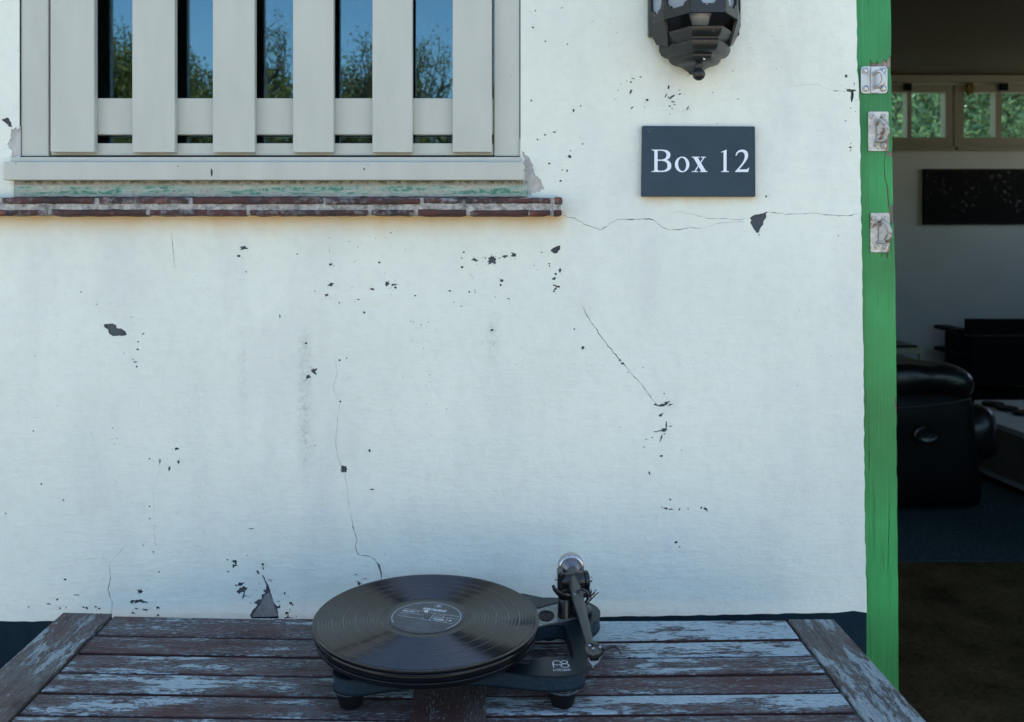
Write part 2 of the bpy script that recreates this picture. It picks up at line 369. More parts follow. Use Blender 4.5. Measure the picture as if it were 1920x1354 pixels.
M['wood'] = tablewood('weathered_slat_wood', 0.0, (.036, .020, .018), (.110, .066, .060))
M['woodgrey'] = tablewood('greyed_end_board_wood', 0.0, (.055, .045, .038), (.13, .108, .092), (.32, .375, .375), (.18, .205, .20))
M['woodside'] = simple('red_brown_slat_edge', (.050, .017, .013), .65, var=.4, scale=60, bump=.4)
a = N('vinyl'); a.base((.002, .004, .006), .16); a.b.inputs['Specular IOR Level'].default_value = .85
M['vinyl'] = a.m
M['gap'] = simple('smooth_band_between_tracks', (.06, .066, .07), .3, spec=.5, var=.05)
M['deadwax'] = simple('smooth_runout_vinyl', (.010, .011, .012), .3, spec=.4, var=.05)
M['label'] = simple('dark_grey_paper_label', (.045, .052, .058), .5, var=.06)
M['print'] = simple('white_label_print', (.62, .66, .70), .6, var=.05)
M['printdim'] = simple('small_grey_label_print', (.26, .29, .33), .6, var=.05)
a = N('black_glass_platter'); a.base((.005, .006, .008), .12); a.b.inputs['Specular IOR Level'].default_value = .22; M['platter'] = a.m
M['mat'] = simple('black_felt', (.012, .012, .013), .9)
a = N('speckled_graphite_edge'); v = a.coords(); g = a.noise(v, 1500, 2, .6)
a.base(a.mix(a.ramp(g, .56, .70), (.008, .022, .032), (.075, .115, .14)), .5, spec=.3); a.bump(g, .3, .0006); M['speckle'] = a.m
M['plintop'] = simple('matt_black_laminate', (.003, .010, .015), .40, spec=.35, var=.08)
M['brace'] = simple('brushed_dark_metal_brace', (.18, .20, .20), .28, .5, var=.06, scale=60)
M['black'] = simple('satin_black_metal', (.006, .007, .009), .28, .0, spec=.5, var=.1)
M['rubber'] = simple('black_rubber', (.005, .005, .006), .6, spec=.3)
M['armgrey'] = simple('dark_grey_anodised_arm', (.035, .038, .038), .40, .3, var=.05)
a = N('polished_steel'); a.base((.42, .44, .45), .24, 1.0); M['steel'] = a.m
M['weight'] = simple('turned_grey_steel', (.16, .16, .165), .36, .9, var=.05)
a = N('clear_cartridge_body'); a.base((.45, .50, .52), .12); a.b.inputs['Transmission Weight'].default_value = .5; M['clear'] = a.m
# interior
M['roomwall'] = simple('painted_room_wall', (.66, .70, .67), .8, var=.05, scale=3)
M['ceiling'] = simple('dark_brown_ceiling', (.11, .085, .05), .7, var=.1, scale=6)
a = N('blue_grey_carpet'); v = a.coords(rand=False); f = a.noise(v, 90, 5, .7); g = a.noise(v, 6, 4)
a.base(a.mix(a.ramp(f, .35, .65), (.030, .055, .062), (.09, .135, .145)), .95, spec=.05); a.bump(f, .8, .01); M['carpet'] = a.m
a = N('brown_coir_matting'); v = a.coords(rand=False); f = a.noise(v, 60, 6, .7); g = a.noise(v, 5, 4)
a.base(a.mix(a.ramp(a.math('ADD', a.math('MULTIPLY', f, .5), a.math('MULTIPLY', g, .5)), .38, .62), (.040, .026, .009), (.185, .125, .058)), .95, spec=.05); a.bump(f, .8, .01); M['coir'] = a.m
M['trim'] = simple('cream_interior_trim', (.30, .29, .23), .5, var=.06)
M['leather'] = simple('black_leather', (.006, .006, .007), .34, spec=.5, var=.1, scale=3, bump=.45, bd=.02)
M['leatherside'] = simple('matt_black_leather', (.004, .004, .0045), .5, spec=.15, var=.15, scale=30, bump=.2, bd=.002)
M['blackwood'] = simple('black_lacquer', (.004, .004, .005), .55, spec=.15)
a = N('dark_city_print'); v = a.coords(rand=False); f = a.noise(a.coords((9, 1, 9), rand=False), 3.2, 6, .75); g = a.noise(a.coords((1, 1, 1.4), rand=False), 2.6, 2)
a.base(a.mix(a.math('MULTIPLY', a.ramp(f, .55, .68), a.ramp(g, .47, .60)), (.003, .003, .003), (.30, .32, .29)), .6, spec=.1); M['print_art'] = a.m
M['whitetop'] = simple('white_table_top', (.55, .60, .62), .4, var=.04)
M['chestwood'] = simple('grey_brown_wood', (.14, .12, .085), .6, var=.2)
M['stoolcream'] = simple('cream_stool_paint', (.42, .42, .30), .5)
M['brass'] = simple('old_brass', (.25, .18, .06), .4, .8)
M['terrace'] = simple('sandy_paving', (.40, .34, .25), .9, var=.2, scale=4)
M['roof'] = simple('roof_covering', (.10, .07, .06), .8)
M['render'] = simple('pale_house_render', (.62, .64, .62), .8)
M['bark'] = simple('grey_brown_bark', (.08, .065, .05), .85)
def leafmat(name, c1, c2):
    a = N(name); oi = a.n('NewGeometry'); f = a.noise(a.coords(rand=False), 1.3, 3)
    r_ = a.n('Math', operation='ADD'); a.set(r_.inputs[0], oi.outputs['Random Per Island']); a.set(r_.inputs[1], f)
    col = a.mix(a.ramp(r_.outputs[0], .45, 1.5), c1, c2); a.base(col, .5)
    tl = a.n('BsdfTranslucent'); a.set(tl.inputs[0], col); mx = a.n('MixShader'); mx.inputs[0].default_value = .35
    a.t.links.new(a.b.outputs[0], mx.inputs[1]); a.t.links.new(tl.outputs[0], mx.inputs[2]); a.t.links.new(mx.outputs[0], a.out.inputs[0]); return a.m
M['leaf'] = leafmat('green_leaves', (.06, .065, .018), (.26, .24, .06))
M['leaf2'] = leafmat('deep_green_leaves', (.06, .15, .10), (.38, .52, .24))

# ------------------------------------------------------------------ ground, house shell
WY = 1.47                                                     # front face of the painted plaster
g = MB(); g.box(-600, 600, -600, 600, -.6, -.03); tag(g.build('ground', M['terrace']), kind='structure')
RX0, RX1, RY1, CEIL = -3.2, 5.6, 7.25, 2.58
DX0 = X(1670, 1.48); DX1 = 1.62; PY0 = 1.478
house = empty('house', (0, WY, 0), 'white rendered cottage wall with chipped paint, fine cracks and a petrol blue base', 'house')
WX0, WX1, WZ0, WZ1 = X(36, WY), X(976, WY), Z(336, WY), 2.12
m = MB()                                                      # masonry behind the coat, split round the openings
yb0, yb1 = WY + .0022, WY + .11
m.box(-3.4, WX0 - .0, yb0, yb1, -.03, 2.75); m.box(WX0, WX1, yb0, yb1, -.03, WZ0); m.box(WX0, WX1, yb0, yb1, WZ1, 2.75)
m.box(WX1, X(1595, PY0), yb0, yb1, -.03, 2.75); m.box(X(1595, PY0), DX1, yb0 + .0004, yb1, 2.2, 2.75); m.box(DX1, 1.85, yb0, yb1, -.03, 2.75); m.box(1.85, 4.19, yb0, yb1, -.03, .45); m.box(1.85, 4.19, yb0, yb1, 2.3, 2.75); m.box(4.19, 5.8, yb0, yb1, -.03, 2.75)
m.build('masonry', M['under'], house)
m = MB(); m.box(-3.4, -3.2, yb1, 7.4, -.03, 2.75); m.build('side_wall', M['render'], house)
m = MB(); m.box(5.6, 5.8, yb1, 4.6, -.03, 2.75); m.box(5.6, 5.8, 4.6, 6.9, -.03, 1.4); m.box(5.6, 5.8, 4.6, 6.9, 2.3, 2.75); m.box(5.6, 5.8, 6.9, 7.4, -.03, 2.75); m.build('side_wall', M['render'], house)  # unseen opening added in this wall to let daylight onto the back wall
m = MB(); m.prism([(-3.7, 1.36), (6.1, 1.36), (6.1, 7.95), (-3.7, 7.95)], 2.76, 2.86); m.add([(-3.7, 1.36, 2.86), (6.1, 1.36, 2.86), (6.1, 7.95, 2.86), (-3.7, 7.95, 2.86), (-3.7, 4.5, 3.9), (6.1, 4.5, 3.9)], [(0, 1, 5, 4), (2, 3, 4, 5), (0, 4, 3), (1, 2, 5)]); m.build('roof', M['roof'], house)  # unseen roof, back overhang added to block sun from the high windows

# --- chips and cracks (photo pixels on the wall plane)
chips = []; big = []
def zc(ox, oy, s, L):
    for e in L:
        x, y, rx, ry = e[:4]; chips.append((ox + x / s, oy + y / s, max(rx / s, .75), max(ry / s, .75), e[4] if len(e) > 4 else 0))
zc(580, 420, 3.692, [(147, 281, 11, 8), (484, 266, 8, 7), (145, 422, 18, 12), (121, 493, 13, 9), (38, 467, 5, 4), (206, 546, 5, 5), (340, 523, 9, 4), (317, 540, 3, 3), (380, 613, 8, 7), (435, 451, 13, 8), (538, 413, 10, 17, .4), (585, 420, 20, 6), (596, 440, 9, 8), (733, 497, 7, 6),
    (1069, 196, 8, 6), (1055, 236, 8, 3), (1058, 300, 9, 9), (1144, 249, 17, 13), (1219, 236, 4, 6), (1268, 248, 27, 21, -.6), (1282, 268, 12, 10), (1312, 238, 5, 3), (1325, 233, 4, 3), (1360, 224, 25, 8, -.15), (1415, 214, 22, 13), (1332, 393, 12, 10), (1325, 423, 6, 9), (972, 464, 11, 5), (1107, 470, 6, 8), (1146, 458, 4, 4), (1148, 473, 4, 4), (1001, 543, 4, 4), (1052, 571, 5, 4), (1288, 506, 3, 3), (1378, 518, 11, 3, .3), (1557, 287, 4, 3), (1580, 316, 4, 3), (1660, 275, 9, 3), (1663, 290, 4, 8), (1706, 347, 9, 8), (1695, 378, 13, 9, -.5), (1735, 322, 7, 15), (1716, 432, 24, 7, .35), (1703, 450, 20, 5, -.8), (1694, 468, 10, 4), (1835, 728, 6, 6), (1895, 857, 9, 9), (208, 944, 8, 5), (258, 930, 4, 4), (774, 699, 5, 4), (824, 679, 4, 4), (722, 680, 4, 3), (703, 676, 4, 3), (312, 262, 4, 3), (295, 440, 3, 3), (564, 61, 5, 5), (140, 98, 4, 4), (1265, 735, 12, 6), (1608, 197, 8, 3)])
zc(100, 420, 2.708, [(967, 121, 16, 8), (941, 163, 9, 6), (978, 243, 4, 4), (1150, 470, 4, 11), (1238, 153, 4, 4), (1324, 747, 12, 13), (1293, 776, 14, 9, -.5), (1283, 606, 8, 5), (1453, 692, 6, 5), (1489, 682, 4, 3), (1457, 902, 5, 5), (1473, 1245, 21, 13), (1605, 1152, 6, 8), (1620, 1348, 16, 3), (625, 1142, 10, 7), (588, 1243, 8, 10), (635, 1208, 6, 9), (540, 1205, 4, 14), (487, 1193, 5, 4), (427, 637, 6, 5), (423, 725, 5, 6), (430, 598, 5, 4), (395, 473, 4, 3), (455, 558, 8, 3, -.5), (403, 688, 4, 4), (415, 701, 10, 3), (140, 346, 5, 3), (218, 408, 4, 3), (1328, 1126, 4, 3), (1578, 450, 6, 5)])
zc(0, 600, 2.4175, [(150, 504, 4, 4), (187, 744, 4, 4), (287, 817, 4, 4), (677, 845, 4, 4), (677, 900, 4, 3), (649, 1021, 4, 3), (694, 1052, 4, 4), (721, 1142, 4, 4), (294, 1177, 7, 5), (350, 1247, 15, 3), (259, 1268, 6, 5), (220, 1288, 9, 4), (129, 1302, 4, 4), (272, 1308, 4, 6), (300, 1303, 3, 4), (379, 1303, 8, 4), (393, 1308, 5, 7), (433, 1301, 7, 4), (449, 1309, 7, 4), (635, 1231, 13, 9), (628, 1276, 30, 8, .1), (598, 1279, 8, 8), (617, 1309, 9, 3), (658, 1314, 13, 4, .2), (603, 1329, 12, 4), (715, 1305, 8, 6), (716, 1339, 6, 5), (25, 878, 4, 4)])
zc(380, 960, 4.8, [(440, 152, 24, 6), (222, 432, 10, 8), (290, 450, 22, 20, -.8), (283, 487, 22, 14, -.3), (231, 536, 12, 6), (540, 473, 12, 14), (544, 507, 7, 14), (500, 548, 12, 22, -.3), (343, 650, 34, 14, -.2), (368, 695, 30, 30), (325, 720, 16, 18), (296, 662, 9, 7), (370, 755, 12, 24, .4), (400, 762, 24, 4, .2), (605, 612, 18, 5), (616, 627, 6, 5), (510, 648, 7, 4), (738, 735, 7, 12), (768, 765, 5, 7), (793, 822, 14, 14, .5), (808, 838, 10, 9), (787, 878, 7, 5), (760, 912, 16, 14), (767, 940, 8, 16), (765, 955, 36, 6), (1408, 645, 16, 20), (1463, 603, 22, 3), (1638, 378, 5, 5), (1255, 427, 4, 4), (1380, 565, 18, 4, .3), (400, 392, 6, 5), (648, 713, 6, 4), (430, 822, 6, 5), (845, 940, 3, 8)])
zc(1100, 120, 3.692, [(1797, 84, 11, 11), (1853, 137, 4, 8), (1829, 183, 30, 9), (1838, 218, 9, 32), (1725, 187, 14, 3), (1793, 392, 5, 5), (1826, 577, 12, 6), (1828, 551, 4, 5), (1828, 600, 3, 7), (1825, 305, 4, 4), (1860, 330, 4, 4), (1743, 1189, 4, 5), (1193, 1183, 4, 7), (1047, 242, 4, 4), (567, 162, 7, 13, .3), (640, 181, 5, 4), (645, 208, 11, 4, -.3), (548, 222, 5, 14, .3), (590, 226, 17, 8, -.6), (566, 229, 5, 5), (598, 262, 14, 4), (607, 280, 6, 5), (575, 292, 8, 5), (592, 308, 5, 4), (576, 346, 4, 4), (419, 250, 11, 8, .3), (307, 190, 7, 18, .3), (306, 125, 7, 6), (316, 100, 5, 5), (330, 103, 4, 4), (278, 118, 4, 4), (237, 137, 4, 3), (373, 90, 8, 5), (217, 181, 4, 4), (193, 244, 3, 4), (315, 302, 14, 4, -.8), (400, 301, 3, 4), (700, 305, 4, 18, .4), (716, 314, 3, 4), (908, 414, 4, 4), (871, 198, 4, 4), (1243, 917, 10, 5, -.8), (1014, 48, 4, 4), (702, 79, 4, 4), (1314, 32, 4, 3)])
zc(1040, 540, 2.603, [(96, 201, 4, 4), (138, 292, 7, 7), (432, 388, 3, 3), (334, 370, 9, 5), (318, 353, 6, 4), (357, 413, 3, 3), (530, 571, 20, 6, -.3), (497, 571, 12, 5, .3), (545, 558, 16, 3, -.2), (518, 620, 14, 5, -.6), (532, 692, 14, 8, -.2), (545, 672, 4, 20, .1), (510, 699, 34, 3, -.15), (536, 712, 5, 3), (519, 735, 4, 18, .2), (520, 821, 9, 5), (462, 903, 4, 9, -.3), (437, 777, 4, 3), (477, 731, 5, 3), (448, 739, 6, 2), (564, 1033, 6, 4), (545, 1078, 12, 5, .2), (568, 1081, 9, 4), (609, 1082, 4, 6), (593, 1242, 9, 6, -.2), (610, 1264, 4, 4), (735, 1078, 10, 7, .4), (716, 1072, 5, 6), (745, 1088, 3, 4), (524, 1072, 4, 3), (652, 1077, 4, 3), (618, 792, 3, 3), (535, 516, 4, 3), (565, 570, 12, 3, -.3), (566, 676, 10, 2, -.2)])
zc(540, 0, 3.077, [(1413, 158, 6, 5), (1485, 238, 5, 5), (1403, 580, 5, 5), (1648, 637, 6, 9), (1690, 610, 4, 5), (1507, 944, 6, 5), (1572, 1044, 7, 5), (1625, 903, 9, 10, .4), (1582, 980, 4, 5), (1610, 985, 4, 8), (1427, 62, 4, 4), (1580, 45, 4, 4), (1613, 255, 4, 4), (1483, 778, 7, 4), (1537, 762, 9, 4), (1440, 805, 5, 5), (1700, 830, 4, 5), (1630, 870, 4, 4)])
holes_px = []
for i, (x, y, rx, ry, an) in enumerate(chips):
    h_ = ragged(x, y, rx * 1.05, ry * 1.05, 12 if max(rx, ry) < 4 else 22, .30 if max(rx, ry) < 4 else .55, an, i)
    if max(rx, ry) > 3: h_ = [(p[0] + (rnd.random() - .5) * min(rx, ry) * .45, p[1] + (rnd.random() - .5) * min(rx, ry) * .45) for p in h_]
    holes_px.append(h_)
    if max(rx, ry) > 2.6:
        for _ in range(rnd.randint(2, 6)):
            t_ = rnd.random() * 6.28; q_ = max(rx, ry) * rnd.uniform(1.2, 2.6) + 1; holes_px.append(ragged(x + math.cos(t_) * q_, y + math.sin(t_) * q_ * .8, rnd.uniform(.35, .9), rnd.uniform(.35, .8), 7, .4, 0, i * 9 + _))
def zp(ox, oy, s, L): return [(ox + x / s, oy + y / s) for x, y in L]
def fray(poly, amt=.8, step=3.0, seed=3):
    r = random.Random(seed); q = []
    for a_, b_ in zip(poly, poly[1:] + poly[:1]):
        n = max(1, int(math.dist(a_, b_) / step))
        for i in range(n): q.append((a_[0] + (b_[0] - a_[0]) * i / n + (r.random() - .5) * 2 * amt, a_[1] + (b_[1] - a_[1]) * i / n + (r.random() - .5) * 2 * amt))
    return q
holes_px.append(fray(zp(100, 420, 2.708, [(255, 510), (300, 506), (318, 514), (322, 528), (345, 532), (365, 545), (372, 562), (352, 568), (300, 570), (278, 552), (275, 535), (256, 524)]), .6))
holes_px.append(fray(zp(1100, 120, 3.692, [(1130, 1066), (1160, 1045), (1195, 1040), (1262, 1020), (1240, 1035), (1245, 1060), (1228, 1085), (1222, 1112), (1205, 1135), (1190, 1168), (1172, 1165), (1150, 1135), (1130, 1095), (1142, 1080)]), .7))
holes_px.append(fray(zp(580, 420, 3.692, [(1668, 182), (1690, 165), (1735, 147), (1737, 172), (1710, 208), (1690, 203)]), .6))
tri_dark = fray(zp(380, 960, 4.8, [(422, 935), (450, 885), (490, 840), (458, 818), (500, 790), (527, 785), (530, 740), (560, 735), (540, 705), (570, 700), (572, 660), (545, 600), (530, 568), (548, 575), (580, 640), (605, 700), (625, 765), (650, 830), (700, 868), (672, 870), (688, 962), (440, 962)]), .6)
holes_px.append(tri_dark)
holes_px.append(fray(zp(380, 960, 4.8, [(655, 800), (690, 803), (700, 868), (668, 855), (690, 840), (688, 815)]), .4))
holes_px.append(fray([(978, 282), (988, 292), (997, 306), (1000, 322), (1014, 340), (1020, 352), (1008, 360), (988, 366), (976, 366), (983, 340), (983, 300)], 2.2))
holes_px.append(fray([(22, 243), (30, 240), (38, 242), (38, 293), (18, 297), (22, 284), (14, 270), (20, 256)], 2.2))
holes_px.append(fray([(3, 224), (14, 221), (20, 228), (22, 238), (15, 236), (8, 230)], 1.6, 2))
cr = [([(1052, 403), (1078, 410), (1100, 422), (1127, 431), (1150, 416), (1158, 412), (1205, 410), (1225, 412), (1240, 425), (1255, 431), (1275, 431), (1295, 426), (1315, 429)], 1.5),
      ([(1315, 429), (1345, 419), (1400, 414)], .8), ([(1255, 400), (1275, 397), (1300, 403), (1325, 409), (1360, 410), (1385, 413), (1407, 408)], 1.0), ([(1438, 397), (1452, 399), (1480, 402), (1530, 400), (1560, 404), (1590, 405), (1615, 399)], 1.3),
      ([(1087, 568), (1108, 603), (1130, 635), (1150, 660), (1170, 683), (1190, 708), (1205, 722), (1222, 748), (1232, 760)], 1.5),
      ([(624, 655), (632, 700), (624, 728), (636, 752), (634, 780), (629, 830), (634, 860), (645, 885), (650, 912), (655, 950), (658, 970)], 1.0),
      ([(658, 966), (662, 990), (670, 1010), (666, 1028), (672, 1040), (697, 1045), (708, 1055), (712, 1068), (716, 1090)], 1.7),
      ([(700, 1047), (710, 1060), (714, 1075), (715, 1092)], 2.4),
      ([(205, 1055), (207, 1080), (203, 1105), (210, 1130), (209, 1156)], 1.9), ([(205, 1055), (190, 1045), (165, 1048), (130, 1051)], .9), ([(205, 1055), (222, 1038), (237, 1022)], .9),
      ([(321, 436), (325, 470), (327, 503)], 1.2), ([(616, 462), (618, 478)], 1.4), ([(620, 484), (619, 500)], 1.2), ([(300, 860), (298, 885), (288, 920), (290, 1030)], .7), ([(310, 670), (304, 730), (295, 800)], .6),
      ([(1480, 161), (1535, 158), (1560, 170), (1600, 171)], .8), ([(882, 513), (888, 525)], 1.2), ([(923, 612), (930, 624)], 1.3), ([(1208, 1000), (1219, 1012)], .6)]
for i, (pl, wv) in enumerate(cr): holes_px.append(crackpoly(pl, wv * (.85 if wv >= 1.2 else .55), 1.0, 6, 50 + i))
# bottom painted border and the plinth
brd = [(-1600, 1166), (0, 1165), (60, 1165), (300, 1163), (520, 1161), (700, 1160), (1000, 1158), (1110, 1157), (1300, 1154), (1500, 1150), (1560, 1149), (1600, 1146), (1625, 1149)]
def dense(L, st, amt, seed):
    r = random.Random(seed); q = []
    for a_, b_ in zip(L[:-1], L[1:]):
        n = max(1, int(math.dist(a_, b_) / st))
        for i in range(n): q.append((a_[0] + (b_[0] - a_[0]) * i / n + 0, a_[1] + (b_[1] - a_[1]) * i / n + (r.random() - .5) * amt))
    return q + [L[-1]]
brd = dense(brd, 14, 1.6, 4)
redge = [(1625, 1149), (1624, 1100), (1622, 1000), (1620, 800), (1618, 600), (1616, 460), (1614.5, 400), (1613, 280), (1611, 180), (1607, 120), (1606, 0), (1606, -700)]
rr = random.Random(5); rd = []
for a_, b_ in zip(redge[:-1], redge[1:]):
    n = max(1, int(math.dist(a_, b_) / 12))
    for i in range(n): t = i / n; rd.append((a_[0] + (b_[0] - a_[0]) * t + (rr.random() - .5) * 1.8, a_[1] + (b_[1] - a_[1]) * t))
top = Z(-1100, WY)
toM = lambda L: [(X(p[0], WY), Z(p[1], WY)) for p in L]
outer = toM(brd[:-1] + rd) + [(X(1606, WY), 2.74), (X(-1600, WY), 2.74)]
win_hole = [(WX0, WZ0), (WX1, WZ0), (WX1, WZ1), (WX0, WZ1)]
# ragged left jamb edge of the opening
jl = dense([(36, 330), (36, 0), (36, -600)], 10, 0, 1); win_hole = toM([(p[0] + (rr.random() - .5) * 1.6, p[1]) for p in jl][:0]) + win_hole
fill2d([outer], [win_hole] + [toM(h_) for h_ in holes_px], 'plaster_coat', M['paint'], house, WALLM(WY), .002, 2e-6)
plb = [(x, z) for x, z in toM(brd)]
pr_out = [(X(-1600, WY), -.03)] + [(X(1625, WY), -.03)] + [(p[0], p[1] + .004) for p in reversed(plb)]
fill2d([pr_out], [], 'plinth_paint', M['plinth'], house, WALLM(WY + .0009), .001, 2e-6)
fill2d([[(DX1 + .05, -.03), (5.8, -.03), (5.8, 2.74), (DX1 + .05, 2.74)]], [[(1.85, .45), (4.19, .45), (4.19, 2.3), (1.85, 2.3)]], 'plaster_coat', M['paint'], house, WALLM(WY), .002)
sw = empty('added_side_window', (3.02, WY, .45), 'wide cream framed window, unseen, added right of the doorway to light the room', 'window')  # out-of-view window, added to brighten the interior
m = MB(); m.box(1.852, 4.188, 1.49, 1.55, .452, .51); m.box(1.852, 4.188, 1.49, 1.55, 2.24, 2.298); m.build('frame', M['frame'], sw)
for x in (1.852, 2.99, 4.13): m = MB(); m.box(x, x + .058, 1.492, 1.552, .511, 2.239); m.build('mullion', M['frame'], sw)
for x in (1.911, 3.049): m = MB(); m.box(x, x + 1.078, 1.515, 1.519, .511, 2.239); m.build('pane', M['glass2'], sw)
# grey cement inside the big lower chip and in the broken corners beside the window
cem = fray(zp(380, 960, 4.8, [(440, 950), (470, 900), (520, 830), (545, 770), (575, 735), (600, 730), (622, 780), (640, 830), (655, 880), (680, 925), (684, 962), (440, 962)]), .5, 3, 8)
for k, pl in enumerate((cem, [(974, 258), (1025, 300), (1028, 362), (974, 368)], [(5, 238), (38, 236), (38, 300), (5, 302)])):
    fill2d([toM(pl)], [], 'cement_patch', M['cement'] if k == 0 else M['lightcement'], house, WALLM(WY + .0014 - .0001 * k), .0006)

# ------------------------------------------------------------------ brick ledge
led = empty('brick_ledge', (X(500, 1.45), 1.45, Z(388, 1.45)), 'two courses of thin dark red bricks with crumbling pale mortar under the window', 'ledge')
LY = 1.438
def rough_box(x0, x1, y0, y1, z0, z1, amp, seed, nx=None, loc=None):
    nx = nx or max(3, int((x1 - x0) / .008)); ny, nz = 3, 3; m = MB(loc or ((x0 + x1) / 2, (y0 + y1) / 2, (z0 + z1) / 2)); idx = {}; vs = []
    for i in range(nx + 1):
        for j in range(ny + 1):
            for k in range(nz + 1):
                if i in (0, nx) or j in (0, ny) or k in (0, nz):
                    p = Vector((x0 + (x1 - x0) * i / nx, y0 + (y1 - y0) * j / ny, z0 + (z1 - z0) * k / nz))
                    ec = sum(1 for q, n_ in ((i, nx), (j, ny), (k, nz)) if q in (0, n_))
                    c = Vector(((p.x if 0 < i < nx else (x0 + x1) / 2), (y0 + y1) / 2, (z0 + z1) / 2))
                    if ec >= 2:
                        dv = Vector((0 if 0 < i < nx else (1 if i == 0 else -1), 0 if 0 < j < ny else (1 if j == 0 else -1), 0 if 0 < k < nz else (1 if k == 0 else -1))); p += dv * amp * 1.3
                    p += mnoise.noise_vector(p * 60 + Vector((seed, 0, 0))) * amp; idx[(i, j, k)] = len(vs); vs.append(p)
    fs = []
    q = lambda *a_: fs.append(tuple(idx[t] for t in a_))
    for i in range(nx):
        for k in range(nz): q((i, 0, k), (i + 1, 0, k), (i + 1, 0, k + 1), (i, 0, k + 1)); q((i, ny, k), (i, ny, k + 1), (i + 1, ny, k + 1), (i + 1, ny, k))
        for j in range(ny): q((i, j, 0), (i, j + 1, 0), (i + 1, j + 1, 0), (i + 1, j, 0)); q((i, j, nz), (i + 1, j, nz), (i + 1, j + 1, nz), (i, j + 1, nz))
    for j in range(ny):
        for k in range(nz): q((0, j, k), (0, j, k + 1), (0, j + 1, k + 1), (0, j + 1, k)); q((nx, j, k), (nx, j + 1, k), (nx, j + 1, k + 1), (nx, j, k + 1))
    return m.add(vs, fs)
for row, (ya, yb, jo) in enumerate(((368.5, 384.5, [-520, -340, -160, 4 - 6, 180, 358, 607, 790, 1036, 1056]), (391.5, 405.5, [-480, -290, -100, 92, 277, 465, 693, 780, 877, 1035, 1055]))):
    for i, (xa, xb) in enumerate(zip(jo[:-1], jo[1:])):
        gap = rnd.uniform(.6, 1.0) if 607 in (xa, xb) and row == 0 else rnd.uniform(1.3, 2.8)
        yy = LY + rnd.uniform(-.0012, .0012)
        b_ = rough_box(X(xa + gap, LY), X(xb - (gap if xb < 1050 else 0), LY), yy, WY + .02, Z(yb + rnd.uniform(-1.2, 1.0), LY), Z(ya + rnd.uniform(-1.0, 1.2), LY), .0013, i * 7 + row * 31)
        b_.build('brick', M['brick'], led, smooth=50)
rough_box(X(-520, LY), X(1053, LY), LY + .0025, WY + .015, Z(404, LY), Z(370, LY), .0009, 3, 260).build('mortar', M['mortar'], led, smooth=60)
# mortar skin between sill and ledge, with green paint left on it
rough_box(X(24, 1.46), X(990, 1.46), 1.4600, WY + .012, Z(370, 1.46), Z(338, 1.46), .0009, 9, 200).build('mortar_fillet', M['greenmortar'], led, smooth=60)
for px, y0, y1, r_ in ((1036, 371, 404, 2.2), (992, 393, 404, 2.0)):
    m = MB(); m.tube([P(px, y0, LY - .0008), P(px, (y0 + y1) / 2, LY - .0008), P(px, y1 - 6, LY - .001), P(px, y1 - 2, LY - .001), P(px, y1, LY - .0005)], [r_ / F * LY * q for q in (.8, .7, 1.0, 2.2, 1.0)], 8, flat=.4)
    m.build('lime_drip', M['mortar'], led, smooth=60)

# ------------------------------------------------------------------ window with slatted shutter
win = empty('window', ((WX0 + WX1) / 2, 1.48, Z(338, 1.45)), 'cream window with six vertical shutter slats in front of sky-reflecting glass', 'window')
yc = 1.4735
m = MB(); m.box(WX0 + .001, X(91, yc), yc, yc + .075, Z(293, yc), WZ1 - .001); m.build('frame', M['frame'], win, bevel=.0015)
m = MB(); m.box(X(926.5, yc), WX1 - .001, yc, yc + .075, Z(293, yc), WZ1 - .001); m.build('frame', M['frame'], win, bevel=.0015)
m = MB(); m.box(X(91, yc) + .001, X(926.5, yc) - .001, yc, yc + .075, 2.05, WZ1 - .001); m.build('frame', M['frame'], win, bevel=.0015)
ys = 1.446
m = MB(); m.box(X(6, ys), X(982, ys), ys, WY + .06, Z(338, ys), Z(303.5, ys)); m.build('sill', M['frame'], win, bevel=.002, seg=3)
for k, pl in enumerate(([(396, 316), (398, 318), (399, 324), (398, 331), (396, 330), (395, 322)], ellp := ell(683, 317, 2, 1.6, .4, 8), ell(334, 312, 1.2, .9, 0, 7), ell(30, 307, 1.3, .8, 0, 7), ell(690, 309, .9, .8, 0, 7))): fill2d([[(X(p[0], ys), Z(p[1], ys)) for p in pl]], [], 'scuff', M['slot'], win, WALLM(ys - .0003), 0)
yl = 1.459
m = MB(); m.box(X(20, yl), X(978, yl), yl, WY + .06, Z(303.5, ys) + .0005, Z(294.5, yl)); m.build('sill_lip', M['frame'], win, bevel=.001)
yr = 1.4765
rails = [(X(94, yr), X(925.5, yr), Z(252.5, yr), Z(184, yr)), (X(95, yr), X(925.5, yr), Z(291.5, yr), Z(268.5, yr)), (X(94, yr), X(925.5, yr), 1.98, 2.04)]
for xa, xb in ((92.5, 150), (860, 925.5)): m = MB(); m.box(X(xa, yr), X(xb, yr), yr + .0185, yr + .0205, Z(291.5, yr), 2.04); m.build('stile', M['frame'], win)
for q in rails: m = MB(); m.box(q[0], q[1], yr, yr + .018, q[2], q[3]); m.build('rail', M['frame'], win, bevel=.0015)
for xa, xb, yb_ in ((94, 176.5, 285.5), (247.5, 327.5, 286), (398.5, 477.5, 286), (549, 625.5, 286), (698, 773.5, 286), (848.5, 922.5, 285.5)):
    yf = 1.4615; m = MB(((X(xa, yf) + X(xb, yf)) / 2, yf, 1.8)); m.box(X(xa, yf), X(xb, yf), yf, yf + .0145, Z(yb_, yf), 2.045); m.build('slat', M['frame'], win, bevel=.0018, seg=3)
m = MB(); m.box(X(91, yc), X(926.5, yc), 1.4985, 1.5015, Z(290, 1.5), 2.05); m.build('pane', M['glass'], win)
